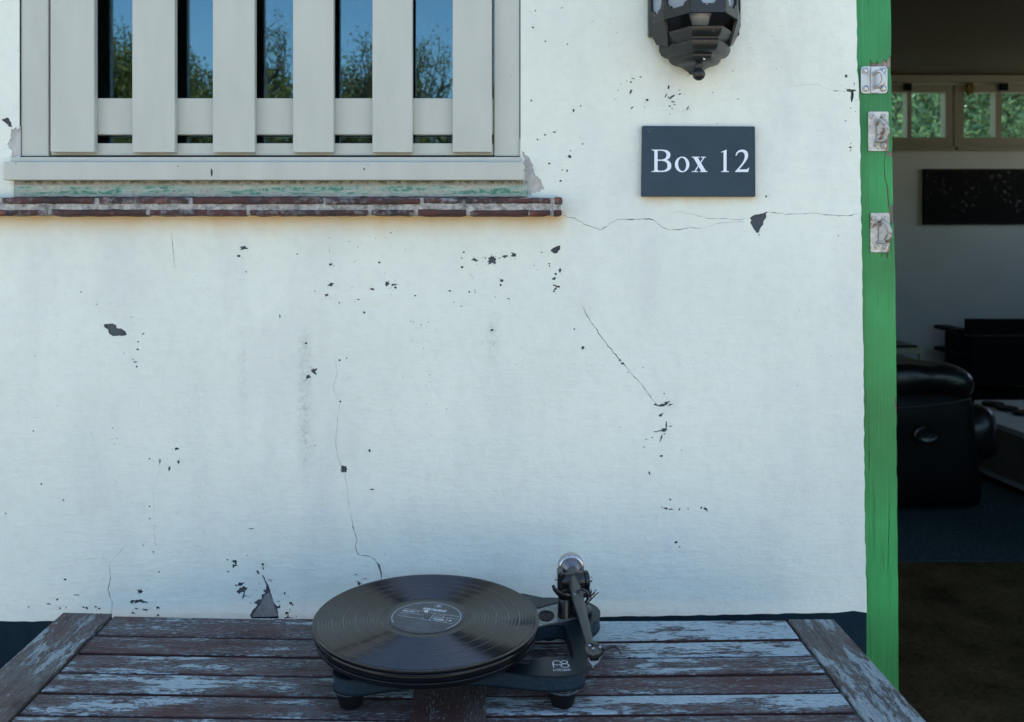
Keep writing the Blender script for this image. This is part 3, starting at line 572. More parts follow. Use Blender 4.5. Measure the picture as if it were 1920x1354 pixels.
m = MB(); m.box(X(91, yc), X(926, yc), 1.4975, 1.53, Z(294, 1.5), Z(272, 1.5)); m.build('glazing_bead', M['curtain'], win)
# closed dark box added behind the pane to keep room light out
m = MB()
xa, xb = X(91, yc) - .25, X(926.5, yc) + .1
m.box(xa, xb, 2.6, 2.62, .9, 2.4); m.box(xa - .02, xa, yb1, 2.62, .9, 2.4); m.box(xb, xb + .02, yb1, 2.62, .9, 2.4); m.box(xa, xb, yb1, 2.6, .88, .9); m.box(xa, xb, yb1, 2.6, 2.4, 2.42)
m.build('dark_window_box', M['dark'], house)

# ------------------------------------------------------------------ name sign
sgy = WY - .011
sg = empty('name_sign', P(1310, 302, WY), 'rectangular slate sign lettered Box 12 on the white wall below the lantern', 'sign')
slab = MB(); q = [P(1205, 236, sgy), P(1416, 237, sgy), P(1417, 369, sgy), P(1203.5, 368.5, sgy)]
slab.prism([(p.x, p.z) for p in q], 0, .0105, Matrix(((1, 0, 0, 0), (0, 1 * 0, 1, sgy), (0, 1, 0, 0), (0, 0, 0, 1)))); slab.build('slate', M['slate'], sg, bevel=.0012)
T = lambda L: [(X(1180 + x / 7.385, sgy), Z(210 + y / 7.385, sgy)) for x, y in L]
Bo = bez([('M', 305, 522), ('L', 440, 522), ('C', 520, 522, 567, 545, 567, 592), ('C', 567, 630, 545, 655, 515, 665), ('C', 555, 675, 580, 705, 580, 745), ('C', 580, 800, 540, 831, 450, 831), ('L', 305, 831), ('L', 305, 822), ('C', 335, 820, 346, 815, 346, 795), ('L', 346, 557), ('C', 346, 537, 335, 532, 305, 530)])
Bh1 = bez([('M', 390, 537), ('L', 430, 537), ('C', 480, 537, 515, 555, 515, 597), ('C', 515, 640, 480, 660, 430, 660), ('L', 390, 660)])
Bh2 = bez([('M', 390, 676), ('L', 435, 676), ('C', 495, 676, 528, 700, 528, 745), ('C', 528, 795, 490, 815, 435, 815), ('C', 405, 815, 390, 812, 390, 795)])
two = bez([('M', 1470, 605), ('C', 1478, 550, 1515, 522, 1565, 522), ('C', 1615, 522, 1643, 553, 1643, 600), ('C', 1643, 650, 1610, 690, 1520, 796), ('L', 1600, 796), ('C', 1630, 796, 1640, 790, 1648, 772), ('L', 1658, 772), ('L', 1643, 832), ('L', 1463, 832), ('L', 1463, 825), ('C', 1550, 735, 1598, 670, 1598, 612), ('C', 1598, 575, 1578, 553, 1548, 553), ('C', 1515, 553, 1495, 572, 1482, 607)])
glyphs = [([Bo], [Bh1, Bh2]), ([ell(730, 727, 100, 108)], [ell(731, 727, 56, 93, -.08)]),
          ([[(883, 628), (944, 628), (1064, 826), (1000, 826)], [(1026, 628), (1042, 628), (914, 826), (896, 826)], rect(865, 621, 975, 632), rect(988, 621, 1058, 632), rect(865, 821, 952, 832), rect(976, 821, 1080, 832)], []),
          ([rect(1304, 545, 1345, 824), [(1268, 556), (1345, 521), (1345, 560), (1304, 562), (1300, 556), (1270, 562)], bez([('M', 1270, 832), ('L', 1270, 823), ('C', 1295, 822, 1304, 815, 1304, 795), ('L', 1345, 795), ('C', 1345, 815, 1352, 822, 1380, 823), ('L', 1380, 832)])], []), ([two], [])]
for o_, h_ in glyphs: fill2d([T(p) for p in o_], [T(p) for p in h_], 'letter', M['letter'], sg, WALLM(sgy - .0006), .0006, 1e-6)
m = MB()
for k, ln in enumerate(([(250, 225), (255, 250), (285, 285), (310, 280)], [(300, 240), (345, 228)], [(1675, 265), (1672, 290), (1662, 330)], [(265, 235), (275, 215)])):
    pl = crackpoly(ln, 4.0, 2, 14, k); 
    fill2d([T(pl)], [], 'scratch', M['printdim'], sg, WALLM(sgy - .0003), 0)

# ------------------------------------------------------------------ wall lantern
LX = .3328
lan = empty('wall_lantern', (LX, WY, 1.62), 'black half-round wall lantern with glass panels and a ball finial', 'lantern')
base_pts = [(-.0737, 1.452), (-.0578, 1.4115), (-.0259, 1.3606), (.0259, 1.3606), (.0578, 1.4115), (.0737, 1.452)]
AX = 1.452
def ringp(s, z, sy=None):
    sy = s if sy is None else sy
    return [Vector((LX + x * s, AX + (y - AX) * sy, z)) for x, y in base_pts]
def loft(m, rings, capb=True):
    n = len(rings[0]); vs = [p for r_ in rings for p in r_]; fs = []
    for i in range(len(rings) - 1):
        for k in range(n): k2 = (k + 1) % n; fs.append((i * n + k, i * n + k2, (i + 1) * n + k2, (i + 1) * n + k))
    if capb: fs += [tuple(reversed(range(n))), tuple(range((len(rings) - 1) * n, len(rings) * n))]
    m.add(vs, fs); return m
zr = 1.6668
# panel frames: each facet has a cut-out with clipped lower corners
for i in range(5):
    p0, p1 = Vector((LX + base_pts[i][0], base_pts[i][1], 0)), Vector((LX + base_pts[i + 1][0], base_pts[i + 1][1], 0))
    L = (p1 - p0).length; dx = (p1 - p0).normalized(); nrm = Vector((dx.y, -dx.x, 0))
    if nrm.y > 0 and abs(nrm.y) > .01: nrm = -nrm
    Mf = Matrix(((dx.x, 0, nrm.x, p0.x), (dx.y, 0, nrm.y, p0.y), (0, 1, 0, zr), (0, 0, 0, 1)))
    sd_ = .0065; zb = .0135; ht = .19
    fill2d([rect(0, 0, L, ht + .02)], [[(sd_, zb + .012), (sd_ + .003, zb + .006), (sd_ + .008, zb + .005), (sd_ + .011, zb), (L - sd_ - .011, zb), (L - sd_ - .008, zb + .005), (L - sd_ - .003, zb + .006), (L - sd_, zb + .012), (L - sd_, ht), (sd_, ht)]] if L > .035 else [], 'panel_frame', M['lantern'], lan, Mf, .004)
    if L > .035: fill2d([rect(.004, .006, L - .004, ht + .005)], [], 'glass_panel', M['lglass'], lan, Mf @ Matrix.Translation((0, 0, -.0045)), .001)
m = MB(); loft(m, [ringp(1.02, zr + .21), ringp(1.1, zr + .215), ringp(1.02, zr + .225), ringp(.55, zr + .265), ringp(.15, zr + .29)]); m.build('lantern_roof', M['lantern'], lan)
m = MB(); m.box(LX - .054, LX + .054, 1.455, WY + .001, 1.632, zr + .3); m.build('back_plate', M['lantern'], lan, bevel=.002)
m = MB(); m.box(LX - .0725, LX + .0725, 1.4535, WY + .0005, 1.6515, zr + .29); m.build('back_plate', M['lantern'], lan, bevel=.002)
# bowl of stepped tiers
m = MB(); prof = [(.875, 1.6495), (.89, 1.6483), (.885, 1.645), (.83, 1.638), (.765, 1.6345), (.76, 1.6325), (.78, 1.6295), (.775, 1.6260), (.73, 1.6190), (.66, 1.6150), (.58, 1.6135), (.56, 1.6115), (.555, 1.6090), (.50, 1.6045), (.40, 1.6015), (.33, 1.6005), (.26, 1.598), (.16, 1.593), (.10, 1.588)]
loft(m, [ringp(s_, z_) for s_, z_ in prof]); m.build('stepped_bowl', M['lantern'], lan, smooth=28)
for sx in (-1, 1):
    m = MB()                                            # side cheeks from the rim down to the bowl
    A = [(.0737, 1.452, 1.6668), (.0578, 1.4115, 1.6668), (.051, 1.415, 1.640), (.0495, 1.425, 1.628), (.0615, 1.452, 1.637), (.069, 1.452, 1.652)]
    vs = [(LX + sx * x, y, z) for x, y, z in A] + [(LX + sx * (x - .004), y + .002, z) for x, y, z in A]; n = 6
    m.add(vs, [tuple(range(n)), tuple(reversed(range(n, 2 * n)))] + [(i, (i + 1) % n, n + (i + 1) % n, n + i) for i in range(n)])
    m.build('side_cheek', M['lantern'], lan, bevel=.0008)
fy = 1.424
m = MB(); m.lathe([(.020, .0005), (.0165, -.003), (.010, -.008), (.0058, -.0125), (.0050, -.017), (.0060, -.0205), (.0095, -.025), (.0102, -.029), (.0085, -.034), (.004, -.0375), (.001, -.038)], (LX + .0, fy, 1.6125), 20); m.build('ball_finial', M['lantern'], lan, smooth=60)
m = MB(); m.lathe([(.0026, 0), (.0026, .006), (.0018, .007)], (LX + .0035, fy - .012, 1.607), 10, (0.1, -1, -.2)); m.build('screw', M['steel'], lan, smooth=40)
m = MB(); m.lathe([(.004, 0), (.012, .006), (.0175, .024), (.016, .045), (.012, .08), (.012, .11)], (LX, 1.415, 1.652), 20); m.build('bulb', M['lglass'], lan, smooth=60)

# ------------------------------------------------------------------ green door post
PY = 1.478
post = empty('door_post', (X(1645, PY), PY, 0), 'weathered bright green timber door post with three metal keepers', 'door post')
pR = [(1700, 2200), (1687, 1500), (1685, 1285), (1683, 1000), (1681, 700), (1679, 520), (1675, 400), (1671.5, 200), (1670, 0), (1668, -640)]
pL = [(1596, -640), (1597, 0), (1602, 400), (1607, 700), (1611, 1000), (1613, 1285), (1614, 1500), (1618, 2200)]
toP = lambda L: [(X(p[0], PY), max(-.02, Z(p[1], PY))) for p in L]
prr = random.Random(9); pRd = []
for a_, b_ in zip(pR[:-1], pR[1:]):
    n = max(1, int(math.dist(a_, b_) / 30))
    for i in range(n): t = i / n; pRd.append((a_[0] + (b_[0] - a_[0]) * t + (prr.random() - .5) * .9, a_[1] + (b_[1] - a_[1]) * t))
outl = toP(pRd + [pR[-1]] + pL)
ph = [fray([(1661, 284), (1664, 283), (1669, 287), (1672, 282), (1675, 262), (1677, 300), (1668, 292), (1664, 296)], .4),
      crackpoly([(1661, 283), (1658, 305), (1659, 335), (1663, 350), (1665, 372), (1667, 392), (1668, 402)], 2.2, .5, 8, 3),
      fray([(1669, 386), (1676.5, 384), (1676.5, 416), (1671, 420), (1667, 404)], .8),
      fray([(1631, 118), (1632, 110), (1634, 118), (1642, 119), (1644, 112), (1646, 119), (1652, 120), (1655, 112), (1660, 111), (1662, 118), (1668, 104), (1672, 110), (1672, 150), (1668, 126), (1650, 125), (1632, 125)], .5),
      fray([(1651, 475), (1655, 475), (1653, 484)], .5), fray([(1660, 474), (1666, 474), (1663, 486)], .5), fray([(1678, 748), (1681, 744), (1682, 775), (1679, 776)], .5),
      crackpoly([(1668, 935), (1667, 980), (1665, 1060), (1664, 1075)], 1.0, .5, 10, 5), crackpoly([(1681, 760), (1682, 1000)], .9, .3, 14, 6), crackpoly([(1632, 820), (1630, 890)], .8, .5, 8, 7)]
fill2d([outl], [toP(q) for q in ph], 'green_paint', M['green'], post, WALLM(PY), .0018, 2e-6)
m = MB(); m.prism(outl, 0, .095, Matrix(((1, 0, 0, 0), (0, 0, 1, PY + .0019), (0, 1, 0, 0), (0, 0, 0, 1)))); m.build('timber', M['barewood'], post)
def keeper(x0, y0, x1, y1, screws, kind, rot=0.0):
    fy = PY - .003; c = P((x0 + x1) / 2, (y0 + y1) / 2, fy)
    pl = MB(c); pl.prism(rrect(X(x0, fy), Z(y1, fy), X(x1, fy), Z(y0, fy), (.006 if kind == 'new' else .0025)), 0, .0034, Matrix(((1, 0, 0, 0), (0, 0, 1, fy), (0, 1, 0, 0), (0, 0, 0, 1))))
    mt = M['zinc'] if kind == 'new' else M['silver']
    p_ = pl.build('keeper_plate', mt, post, bevel=.0009)
    tag(p_, {'new': 'square zinc keeper with a steel loop, topmost on the post', 'mid': 'white painted keeper with rusty hook, middle of the three', 'low': 'white painted keeper with rusty hook, lowest of the three'}[kind if kind == 'new' else rot])
    if kind == 'new':
        mm = MB(c); mm.prism([(X(1632, fy), Z(y1 - .6, fy)), (X(1648, fy), Z(y1 - .6, fy)), (X(1648, fy), Z(y0 + .6, fy)), (X(1632, fy), Z(y0 + .6, fy))], -.0022, .0, Matrix(((1, 0, 0, 0), (0, 0, 1, fy), (0, 1, 0, 0), (0, 0, 0, 1)))); k_ = mm.build('raised_rib', mt, p_, bevel=.0012)
    for i, (sx, sy, an) in enumerate(screws):
        cc = P(sx, sy, fy - .0006); s_ = MB(cc)
        if kind == 'new': s_.lathe([(.0052, -.0004), (.0052, .0012), (.0044, .0016), (.0040, .0004), (.0036, .0002), (.0034, .0014), (.002, .0018)], cc, 20, (0, -1, 0))
        else: s_.lathe([(.0042, -.0005), (.0042, .0010), (.0034, .0015), (.001, .0017)], cc, 18, (0, -1, 0))
        sc = s_.build('screw', mt, p_, smooth=40)
        sl = MB(cc); L = .0036; w_ = .00045; d_ = Vector((math.cos(an), 0, math.sin(an))); e_ = Vector((-d_.z, 0, d_.x)); f0 = cc + Vector((0, -.0017, 0))
        sl.add([f0 + d_ * L + e_ * w_, f0 - d_ * L + e_ * w_, f0 - d_ * L - e_ * w_, f0 + d_ * L - e_ * w_], [(0, 1, 2, 3)]); sl.build('screw_slot', M['slot'], p_)
    return p_, fy, c
p_, fy, c = keeper(1614, 124, 1664.5, 175.5, [(1622.5, 132.5, .7), (1656, 132.5, -.7), (1623.5, 166, 1.5), (1656.5, 166, -.8)], 'new')
m = MB(c); pts = [P(1640, 139, fy), P(1641, 137, fy - .008), P(1644, 135, fy - .014), P(1650, 133, fy - .016), P(1655, 138, fy - .017), P(1657, 146, fy - .018), P(1655, 156, fy - .017), P(1649, 162, fy - .014), P(1643, 163, fy - .006), P(1641, 162, fy)]
m.tube(pts, [.0030, .0030, .0031, .0033, .0035, .0036, .0036, .0035, .0032, .003], 12); m.build('loop', M['zinc'], p_, smooth=60)
for (x0, y0, x1, y1, nm, sc) in ((1628, 209, 1666.5, 283.5, 'mid', [(1635, 219, 1.0), (1656, 219, .6), (1643, 272, .2), (1657, 273, .9)]), (1632, 399, 1668.5, 473.5, 'low', [(1640, 409, 1.5), (1658, 409, 1.2), (1644, 463, .3), (1660, 463, .9)])):
    p_, fy, c = keeper(x0, y0, x1, y1, sc, 'old', nm)
    ox, oy = x0 - 1628, y0 - 209
    m = MB(c)                                                # D shaped curved tongue
    Lp = [(1643, 232), (1647, 226), (1653, 225), (1660, 231), (1664, 242), (1665, 252), (1659, 262), (1650, 265), (1643, 264)]
    pts = [P(px + ox, py + oy, fy - dd) for (px, py), dd in zip(Lp, (0, .006, .011, .014, .015, .014, .011, .006, 0))]
    m.tube(pts, [.0034, .0038, .0042, .0046, .0048, .0048, .0046, .0042, .0038], 10, flat=.75)
    m.add([P(1645 + ox, 236 + oy, fy - .004), P(1655 + ox, 232 + oy, fy - .010), P(1660 + ox, 246 + oy, fy - .012), P(1652 + ox, 261 + oy, fy - .008), P(1644 + ox, 262 + oy, fy - .003)], [(0, 1, 2, 3, 4), (4, 3, 2, 1, 0)])
    m.build('hook', M['rust'], p_, smooth=60)

# ------------------------------------------------------------------ weathered slatted table
TZ = .74
tab = empty('garden_table', (-.06, 1.05, 0), 'weathered wooden slatted garden table with flaking pale paint against the wall', 'table')
def board(corners, th, name, mat, wear, z=TZ, side=None, bev=.0015):
    """corners (x,y) : p0,p1 front edge left-right, p2,p3 back edge right-left. local X along the long side"""
    c = sum((Vector(p) for p in corners), Vector((0, 0))) / 4
    e1 = Vector(corners[1]) - Vector(corners[0]); e2 = Vector(corners[2]) - Vector(corners[1])
    lng = e1 if e1.length > e2.length else e2; an = math.atan2(lng.y, lng.x)
    m = MB(); ca, sa = math.cos(-an), math.sin(-an); loc = [((Vector(p) - c).x * ca - (Vector(p) - c).y * sa, (Vector(p) - c).x * sa + (Vector(p) - c).y * ca) for p in corners]
    n = 4; vs = [(x, y, -th) for x, y in loc] + [(x, y, 0) for x, y in loc]
    m.add(vs, [(3, 2, 1, 0)], 0); m.add(vs, [(4, 5, 6, 7)], 0)
    for i in range(4): j = (i + 1) % 4; m.add(vs, [(i, j, 4 + j, 4 + i)], 1 if side else 0)
    # weld
    me = bpy.data.meshes.new(name); me.from_pydata(vs, [], [(3, 2, 1, 0), (4, 5, 6, 7)] + [(i, (i + 1) % 4, 4 + (i + 1) % 4, 4 + i) for i in range(4)])
    me.materials.append(mat); me.materials.append(side or mat)
    for p in me.polygons: p.material_index = 0 if p.index < 2 else 1
    o = bpy.data.objects.new(name, me); C.objects.link(o); o.parent = tab; o.location = Vector((c.x, c.y, z)) - tab.location; o.rotation_euler = (0, 0, an)
    b = o.modifiers.new('bevel', 'BEVEL'); b.width = bev; b.segments = 2; b.limit_method = 'ANGLE'; b.angle_limit = R(40); b.harden_normals = True; b.material = 0; me.shade_smooth()
    o['wear'] = wear; return o
XL0, XL1 = -.5800, -.090        # left field of slats
XR0, XR1 = -.006, .4585
XM0, XM1 = -.0955, -.0015       # middle board
# seams: depth at a reference x and slope
lseam = [(1.4095, -.585, -.050, 1.3958), (1.343, -.580, -.045, None)]
def yl_(k, x):                   # left field: back edge k=0, then seams
    a0 = [1.4105, 1.3425, 1.2855, 1.2300, 1.1755, 1.1210, 1.068, 1.016, .965, .915, .865, .815, .765][k]; sl = [-.046, -.040, -.036, -.033, -.030, -.026, -.022, -.02, -.015, -.01, 0, 0, 0][k]
    return a0 + sl * (x + .58)
def yr_(k, x):
    a0 = [1.392, 1.329, 1.278, 1.2265, 1.1765, 1.1270, 1.077, 1.027, .977, .927, .877, .827, .777][k]; sl = [.010, .030, .026, .024, .020, .018, .014, .012, .01, .01, 0, 0, 0][k]
    return a0 + sl * (x - .4585)
wl = [-.004, -.004, .008, .018, .006, .010, 0, 0, 0, 0, 0, 0]; wr = [.070, .040, .0, .014, .032, .004, 0, 0, 0, 0, 0, 0]
gp = .0032
for k in range(12):
    f0, f1 = (yl_(k + 1, XL0) + gp, yl_(k + 1, XL1) + gp); b0, b1 = (yl_(k, XL0) - (gp if k else 0), yl_(k, XL1) - (gp if k else 0))
    board([(XL0, f0), (XL1, f1), (XL1, b1), (XL0, b0)], .021, 'slat', M['wood'], wl[k] - .002, TZ + rnd.uniform(-.0008, .0008), M['woodside'])
    f0, f1 = (yr_(k + 1, XR0) + gp, yr_(k + 1, XR1) + gp); b0, b1 = (yr_(k, XR0) - (gp if k else 0), yr_(k, XR1) - (gp if k else 0))
    board([(XR0, f0), (XR1, f1), (XR1, b1), (XR0, b0)], .021, 'slat', M['wood'], wr[k], TZ + rnd.uniform(-.0008, .0008), M['woodside'])
board([(-.664, .72), (-.5835, .72), (-.5835, 1.4125), (-.662, 1.4165)], .026, 'end_board', M['woodgrey'], -.005, TZ + .0025)
board([(.4625, .72), (.537, .72), (.533, 1.3935), (.4625, 1.3935)], .026, 'end_board', M['woodgrey'], .045, TZ + .0025, bev=.003)
board([(XM0, .72), (XM1, .72), (XM1, 1.39), (XM0, 1.39)], .026, 'middle_board', M['woodgrey'], -.16, TZ + .002)
m = MB(); 
for x0, x1 in ((-.60, -.56), (-.12, -.085), (-.012, .022), (.44, .475)): m.box(x0, x1, .75, 1.36, TZ - .062, TZ - .0265)
m.box(-.6, .475, .80, .825, TZ - .09, TZ - .0625); m.box(-.6, .475, 1.33, 1.355, TZ - .09, TZ - .0625); m.build('frame_rail', M['woodside'], tab, bevel=.002)
for x in (-.62, .435):
    for y in (.76, 1.30):
        m = MB((x + .03, y + .03, 0)); m.box(x, x + .06, y, y + .06, -.03, TZ - .0905); m.build('leg', M['woodgrey'], tab, bevel=.003)

# ------------------------------------------------------------------ turntable
RZ = .82; RC = Vector((-.0813, 1.218, RZ)); PT = .787
tt = empty('turntable', (-.02, 1.2, TZ), 'black skeletal turntable with grey tonearm standing on the slatted table', 'turntable')
outline = [(-.195, 1.150), (-.192, 1.126), (-.178, 1.1145), (-.155, 1.1125), (-.130, 1.1215), (-.085, 1.134), (-.02, 1.140), (.020, 1.134), (.055, 1.1255), (.080, 1.1225), (.104, 1.1245), (.1195, 1.133), (.1255, 1.148),
           (.1300, 1.190), (.1345, 1.235), (.144, 1.268), (.1590, 1.290), (.165, 1.310), (.162, 1.332), (.148, 1.350), (.120, 1.362), (.085, 1.365), (.05, 1.355), (-.02, 1.315), (-.10, 1.255), (-.165, 1.205)]
opening = [(.1095, 1.166), (.1125, 1.172), (.1135, 1.195), (.1110, 1.235), (.1090, 1.262), (.1035, 1.272), (.070, 1.263), (.02, 1.243), (-.03, 1.223), (-.03, 1.19), (-.02, 1.170), (.03, 1.158), (.052, 1.155), (.0565, 1.160), (.0655, 1.1705), (.080, 1.1755), (.095, 1.1735)]
def sm(poly, it=2):
    for _ in range(it):
        q = []
        for a_, b_ in zip(poly, poly[1:] + poly[:1]): q += [(a_[0] * .75 + b_[0] * .25, a_[1] * .75 + b_[1] * .25), (a_[0] * .25 + b_[0] * .75, a_[1] * .25 + b_[1] * .75)]
        poly = q
    return poly
ou, opn = sm(outline), sm(opening)
fill2d([ou], [opn], 'plinth_skin', M['plintop'], tt, Matrix.Translation((0, 0, PT)), .0018)
def inset(poly, d):
    n = len(poly); out = []
    for i in range(n):
        a_, b_ = Vector(poly[i - 1]), Vector(poly[(i + 1) % n]); t = (b_ - a_).normalized(); out.append((poly[i][0] - t.y * d, poly[i][1] + t.x * d))
    return out
core = fill2d([inset(ou, .0012)], [inset(opn, -.0012)], 'plinth', M['speckle'], tt, Matrix.Translation((0, 0, PT - .0019)), .0165)
fill2d([inset(ou, .0002)], [inset(opn, -.0002)], 'plinth_skin', M['plintop'], tt, Matrix.Translation((0, 0, PT - .0185)), .0018)
o2 = fill2d([inset(ou, .002)], [inset(opn, -.002)], 'plinth_underside', M['plintop'], tt, Matrix.Translation((0, 0, PT - .0203)), 0)
for x, y in ((-.1725, 1.146), (.0955, 1.148), (.09, 1.335)):
    m = MB((x, y, TZ)); m.lathe([(.0135, 0), (.0145, .002), (.0165, .010), (.0200, .0190), (.0200, .0200)], (x, y, TZ), 32); ft = m.build('foot', M['rubber'], tt, smooth=40)
    m = MB((x, y, TZ)); m.lathe([(.0208, .0201), (.0212, .0205), (.0212, .0235), (.0200, .0240), (.0200, .0266)], (x, y, TZ), 32); m.build('foot_ring', M['steel'], ft, smooth=40)
# rear brace plates
q = [PZ(1003, 1176, PT + .002), PZ(1083, 1157.5, PT + .002), PZ(1088, 1140, PT + .002), PZ(1050, 1127, PT + .002), PZ(960, 1151, PT + .002), PZ(930, 1185, PT + .002)]
hole = [(p.x, p.y) for p in (PZ(1024 + 15.5 * math.cos(t), 1155.5 + 11 * math.sin(t), PT + .002) for t in [2 * math.pi * k / 32 for k in range(32)])]
fill2d([[(p.x, p.y) for p in q]], [hole], 'brace_plate', M['brace'], tt, Matrix.Translation((0, 0, PT + .0024)), .0022)
hc = sum((Vector(h_) for h_ in hole), Vector((0, 0))) / 32
q = [PZ(1052, 1128, PT + .003), PZ(980, 1113, PT + .003), PZ(940, 1120, PT + .003), PZ(960, 1146, PT + .003), PZ(1008, 1140, PT + .003)]
fill2d([[(p.x, p.y) for p in q]], [], 'brace_plate', M['plintop'], tt, Matrix.Translation((0, 0, PT + .0034)), .003)
m = MB(); m.lathe([(.0135, 0), (.0135, .0012)], (hc.x, hc.y, PT + .0002), 32); m.build('bearing_well', M['rubber'], tt)
# sub platter, platter
m = MB(); m.lathe([(.075, PT + .0002), (.075, PT + .010)], (RC.x, RC.y, 0), 64); m.build('sub_platter', M['black'], tt, smooth=40)
pz = RZ - .0042
m = MB((RC.x, RC.y, pz)); m.lathe([(.140, -.0205), (.1445, -.0200), (.1475, -.0165), (.1485, -.0125), (.1480, -.0115), (.1462, -.0110), (.1462, -.0092), (.1492, -.0086), (.1497, -.0075), (.1497, -.0012), (.1488, -.0002), (.147, 0)], (RC.x, RC.y, pz), 160); pl = m.build('platter', M['platter'], tt, smooth=50)
m = MB((RC.x, RC.y, pz)); m.lathe([(.1475, .0003), (.1475, .0020), (.147, .0022)], (RC.x, RC.y, pz), 128); m.build('felt_mat', M['mat'], pl, smooth=40)
m = MB((RC.x, RC.y, RZ)); m.lathe([(.0035, -.002), (.0035, .0075), (.0030, .0092), (.0018, .0102)], (RC.x, RC.y, RZ), 20); m.build('spindle', M['steel'], pl, smooth=50)
# logo on the plinth (strokes)
def strokes(lines, wd, name, mat, parent, z, k=0):
    polys = []
    for ln in lines:
        n = len(ln); l = []; r_ = []
        for i, p in enumerate(ln):
            a_, b_ = ln[max(i - 1, 0)], ln[min(i + 1, n - 1)]; dx, dy = b_[0] - a_[0], b_[1] - a_[1]; L = math.hypot(dx, dy) or 1
            l.append((p[0] - dy / L * wd / 2, p[1] + dx / L * wd / 2)); r_.append((p[0] + dy / L * wd / 2, p[1] - dx / L * wd / 2))
        polys.append(l + r_[::-1])
    return fill2d(polys, [], name, mat, parent, Matrix.Translation((0, 0, z)), 0, 1e-7)
def lz(ox, oy, s, L, z): return [(lambda p: (p.x, p.y))(PZ(ox + x / s, oy + y / s, z)) for x, y in L]
zl = PT + .0004
lg = [bez([('M', 738, 418), ('L', 702, 270), ('C', 690, 190, 790, 165, 850, 170), ('C', 890, 172, 930, 185, 958, 202)], 8), bez([('M', 988, 285), ('C', 960, 315, 900, 328, 850, 326), ('C', 800, 325, 745, 305, 722, 280)], 8),
      [(1112 + 118 * math.cos(t), 222 + 52 * math.sin(t)) for t in [2 * math.pi * k / 20 for k in range(21)]],
      [(1140 + 140 * math.cos(t), 345 + 68 * math.sin(t)) for t in [2 * math.pi * k / 22 for k in range(23)]]]
strokes([lz(1000, 1230, 19.2, l_, zl) for l_ in lg], .00125, 'model_mark', M['print'], core, zl)
wd = []
for k, ch in enumerate('crossspan'):
    x0 = 730 + k * 68; x1 = x0 + 50; y0, y1 = 470 - k * 1.5, 545 - k * 2
    wd += {'c': [[(x1, y0), (x0, y0), (x0, y1), (x1, y1)]], 'r': [[(x0, y1), (x0, y0), (x1, y0)]], 'o': [[(x0, y0), (x1, y0), (x1, y1), (x0, y1), (x0, y0)]], 's': [[(x1, y0), (x0, y0), (x0, (y0 + y1) / 2), (x1, (y0 + y1) / 2), (x1, y1), (x0, y1)]],
           'p': [[(x0, y1 + 22), (x0, y0), (x1, y0), (x1, y1), (x0, y1)]], 'a': [[(x0, y0), (x1, y0), (x1, y1), (x0, y1), (x0, (y0 + y1) / 2), (x1, (y0 + y1) / 2)]], 'n': [[(x0, y1), (x0, y0), (x1, y0), (x1, y1)]]}[ch]
strokes([lz(1000, 1230, 19.2, l_, zl) for l_ in wd], .0005, 'small_lettering', M['print'], core, zl)

# ---- the record
rec = empty('vinyl_record', (RC.x, RC.y, RZ), 'black long-playing record with dark grey label lying on the turntable platter', 'record')
def ann(r0, r1, z, n=192):
    m = MB((RC.x, RC.y, z)); vs = []
    for r_ in (r0, r1):
        for k in range(n): q_ = 2 * math.pi * k / n; vs.append((RC.x + r_ * math.cos(q_), RC.y + r_ * math.sin(q_), z))
    return m.add(vs, [(k, n + k, n + (k + 1) % n, (k + 1) % n) for k in range(n)])
m = MB((RC.x, RC.y, RZ)); m.lathe([(.1500, -.0017), (.1510, -.0012), (.1511, -.0004), (.1504, 0.0), (.1490, -.0001), (.1475, -.0004), (.05, -.0004)], (RC.x, RC.y, RZ), 192); m.build('disc', M['deadwax'], rec, smooth=50)
# pressed grooves: real concentric corrugation, coarser than life
npt, seg = 2, 288; pitch = .00048; nr = int((.1466 - .0606) / pitch) * npt
rr_ = .0606 + np.arange(nr + 1) * pitch / npt; ph_ = np.arange(nr + 1) * 2 * math.pi / npt
dep = .000092 * (1 + .18 * np.sin(rr_ * 2100) * np.sin(rr_ * 713));
for q in (.1256, .1106, .0947, .0786): dep = dep * np.clip((abs(rr_ - q) - .0004) / .0004, 0, 1)
hz_ = RZ - .00022 + dep * np.cos(ph_); th = np.arange(seg) * 2 * math.pi / seg
VV = np.stack([rr_[:, None] * np.cos(th), rr_[:, None] * np.sin(th), np.repeat((hz_ - RZ)[:, None], seg, 1)], 2).reshape(-1, 3)
a0 = (np.arange(nr)[:, None] * seg + np.arange(seg)); a1 = (np.arange(nr)[:, None] * seg + (np.arange(seg) + 1) % seg); FF = np.stack([a0, a0 + seg, a1 + seg, a1], 2).reshape(-1, 4)
me = bpy.data.meshes.new('grooves'); me.from_pydata(VV.tolist(), [], FF.tolist()); me.materials.append(M['vinyl']); gro = bpy.data.objects.new('grooves', me); C.objects.link(gro); gro.parent = rec
for r_ in (.1256, .1106, .0947, .0786, .0613):
    m = MB((RC.x, RC.y, RZ)); m.lathe([(r_ - .00035, -.0001), (r_ - .00012, .00010), (r_ + .00012, .00010), (r_ + .00035, -.0001)], (RC.x, RC.y, RZ), 192, cap=False); m.build('track_gap', M['gap'], rec, smooth=70)
ZL = RZ + .00035
lab = MB((RC.x, RC.y, RZ)); lab.lathe([(.0505, -.0003), (.0505, .0002), (.0500, .0003)], (RC.x, RC.y, RZ), 96); lab = lab.build('label', M['label'], rec, smooth=50)
s4 = 1920 / 220.0
L4 = lambda L: lz(700, 1110, s4, L, ZL)
ln = [[(525, 272), (405, 382), (1300, 522), (1405, 405), (525, 272)], [(495, 322), (1370, 445)], [(855, 385), (795, 442)], [(1005, 350), (912, 462)], [(1165, 378), (1135, 415)], [(1225, 425), (1172, 495)]]
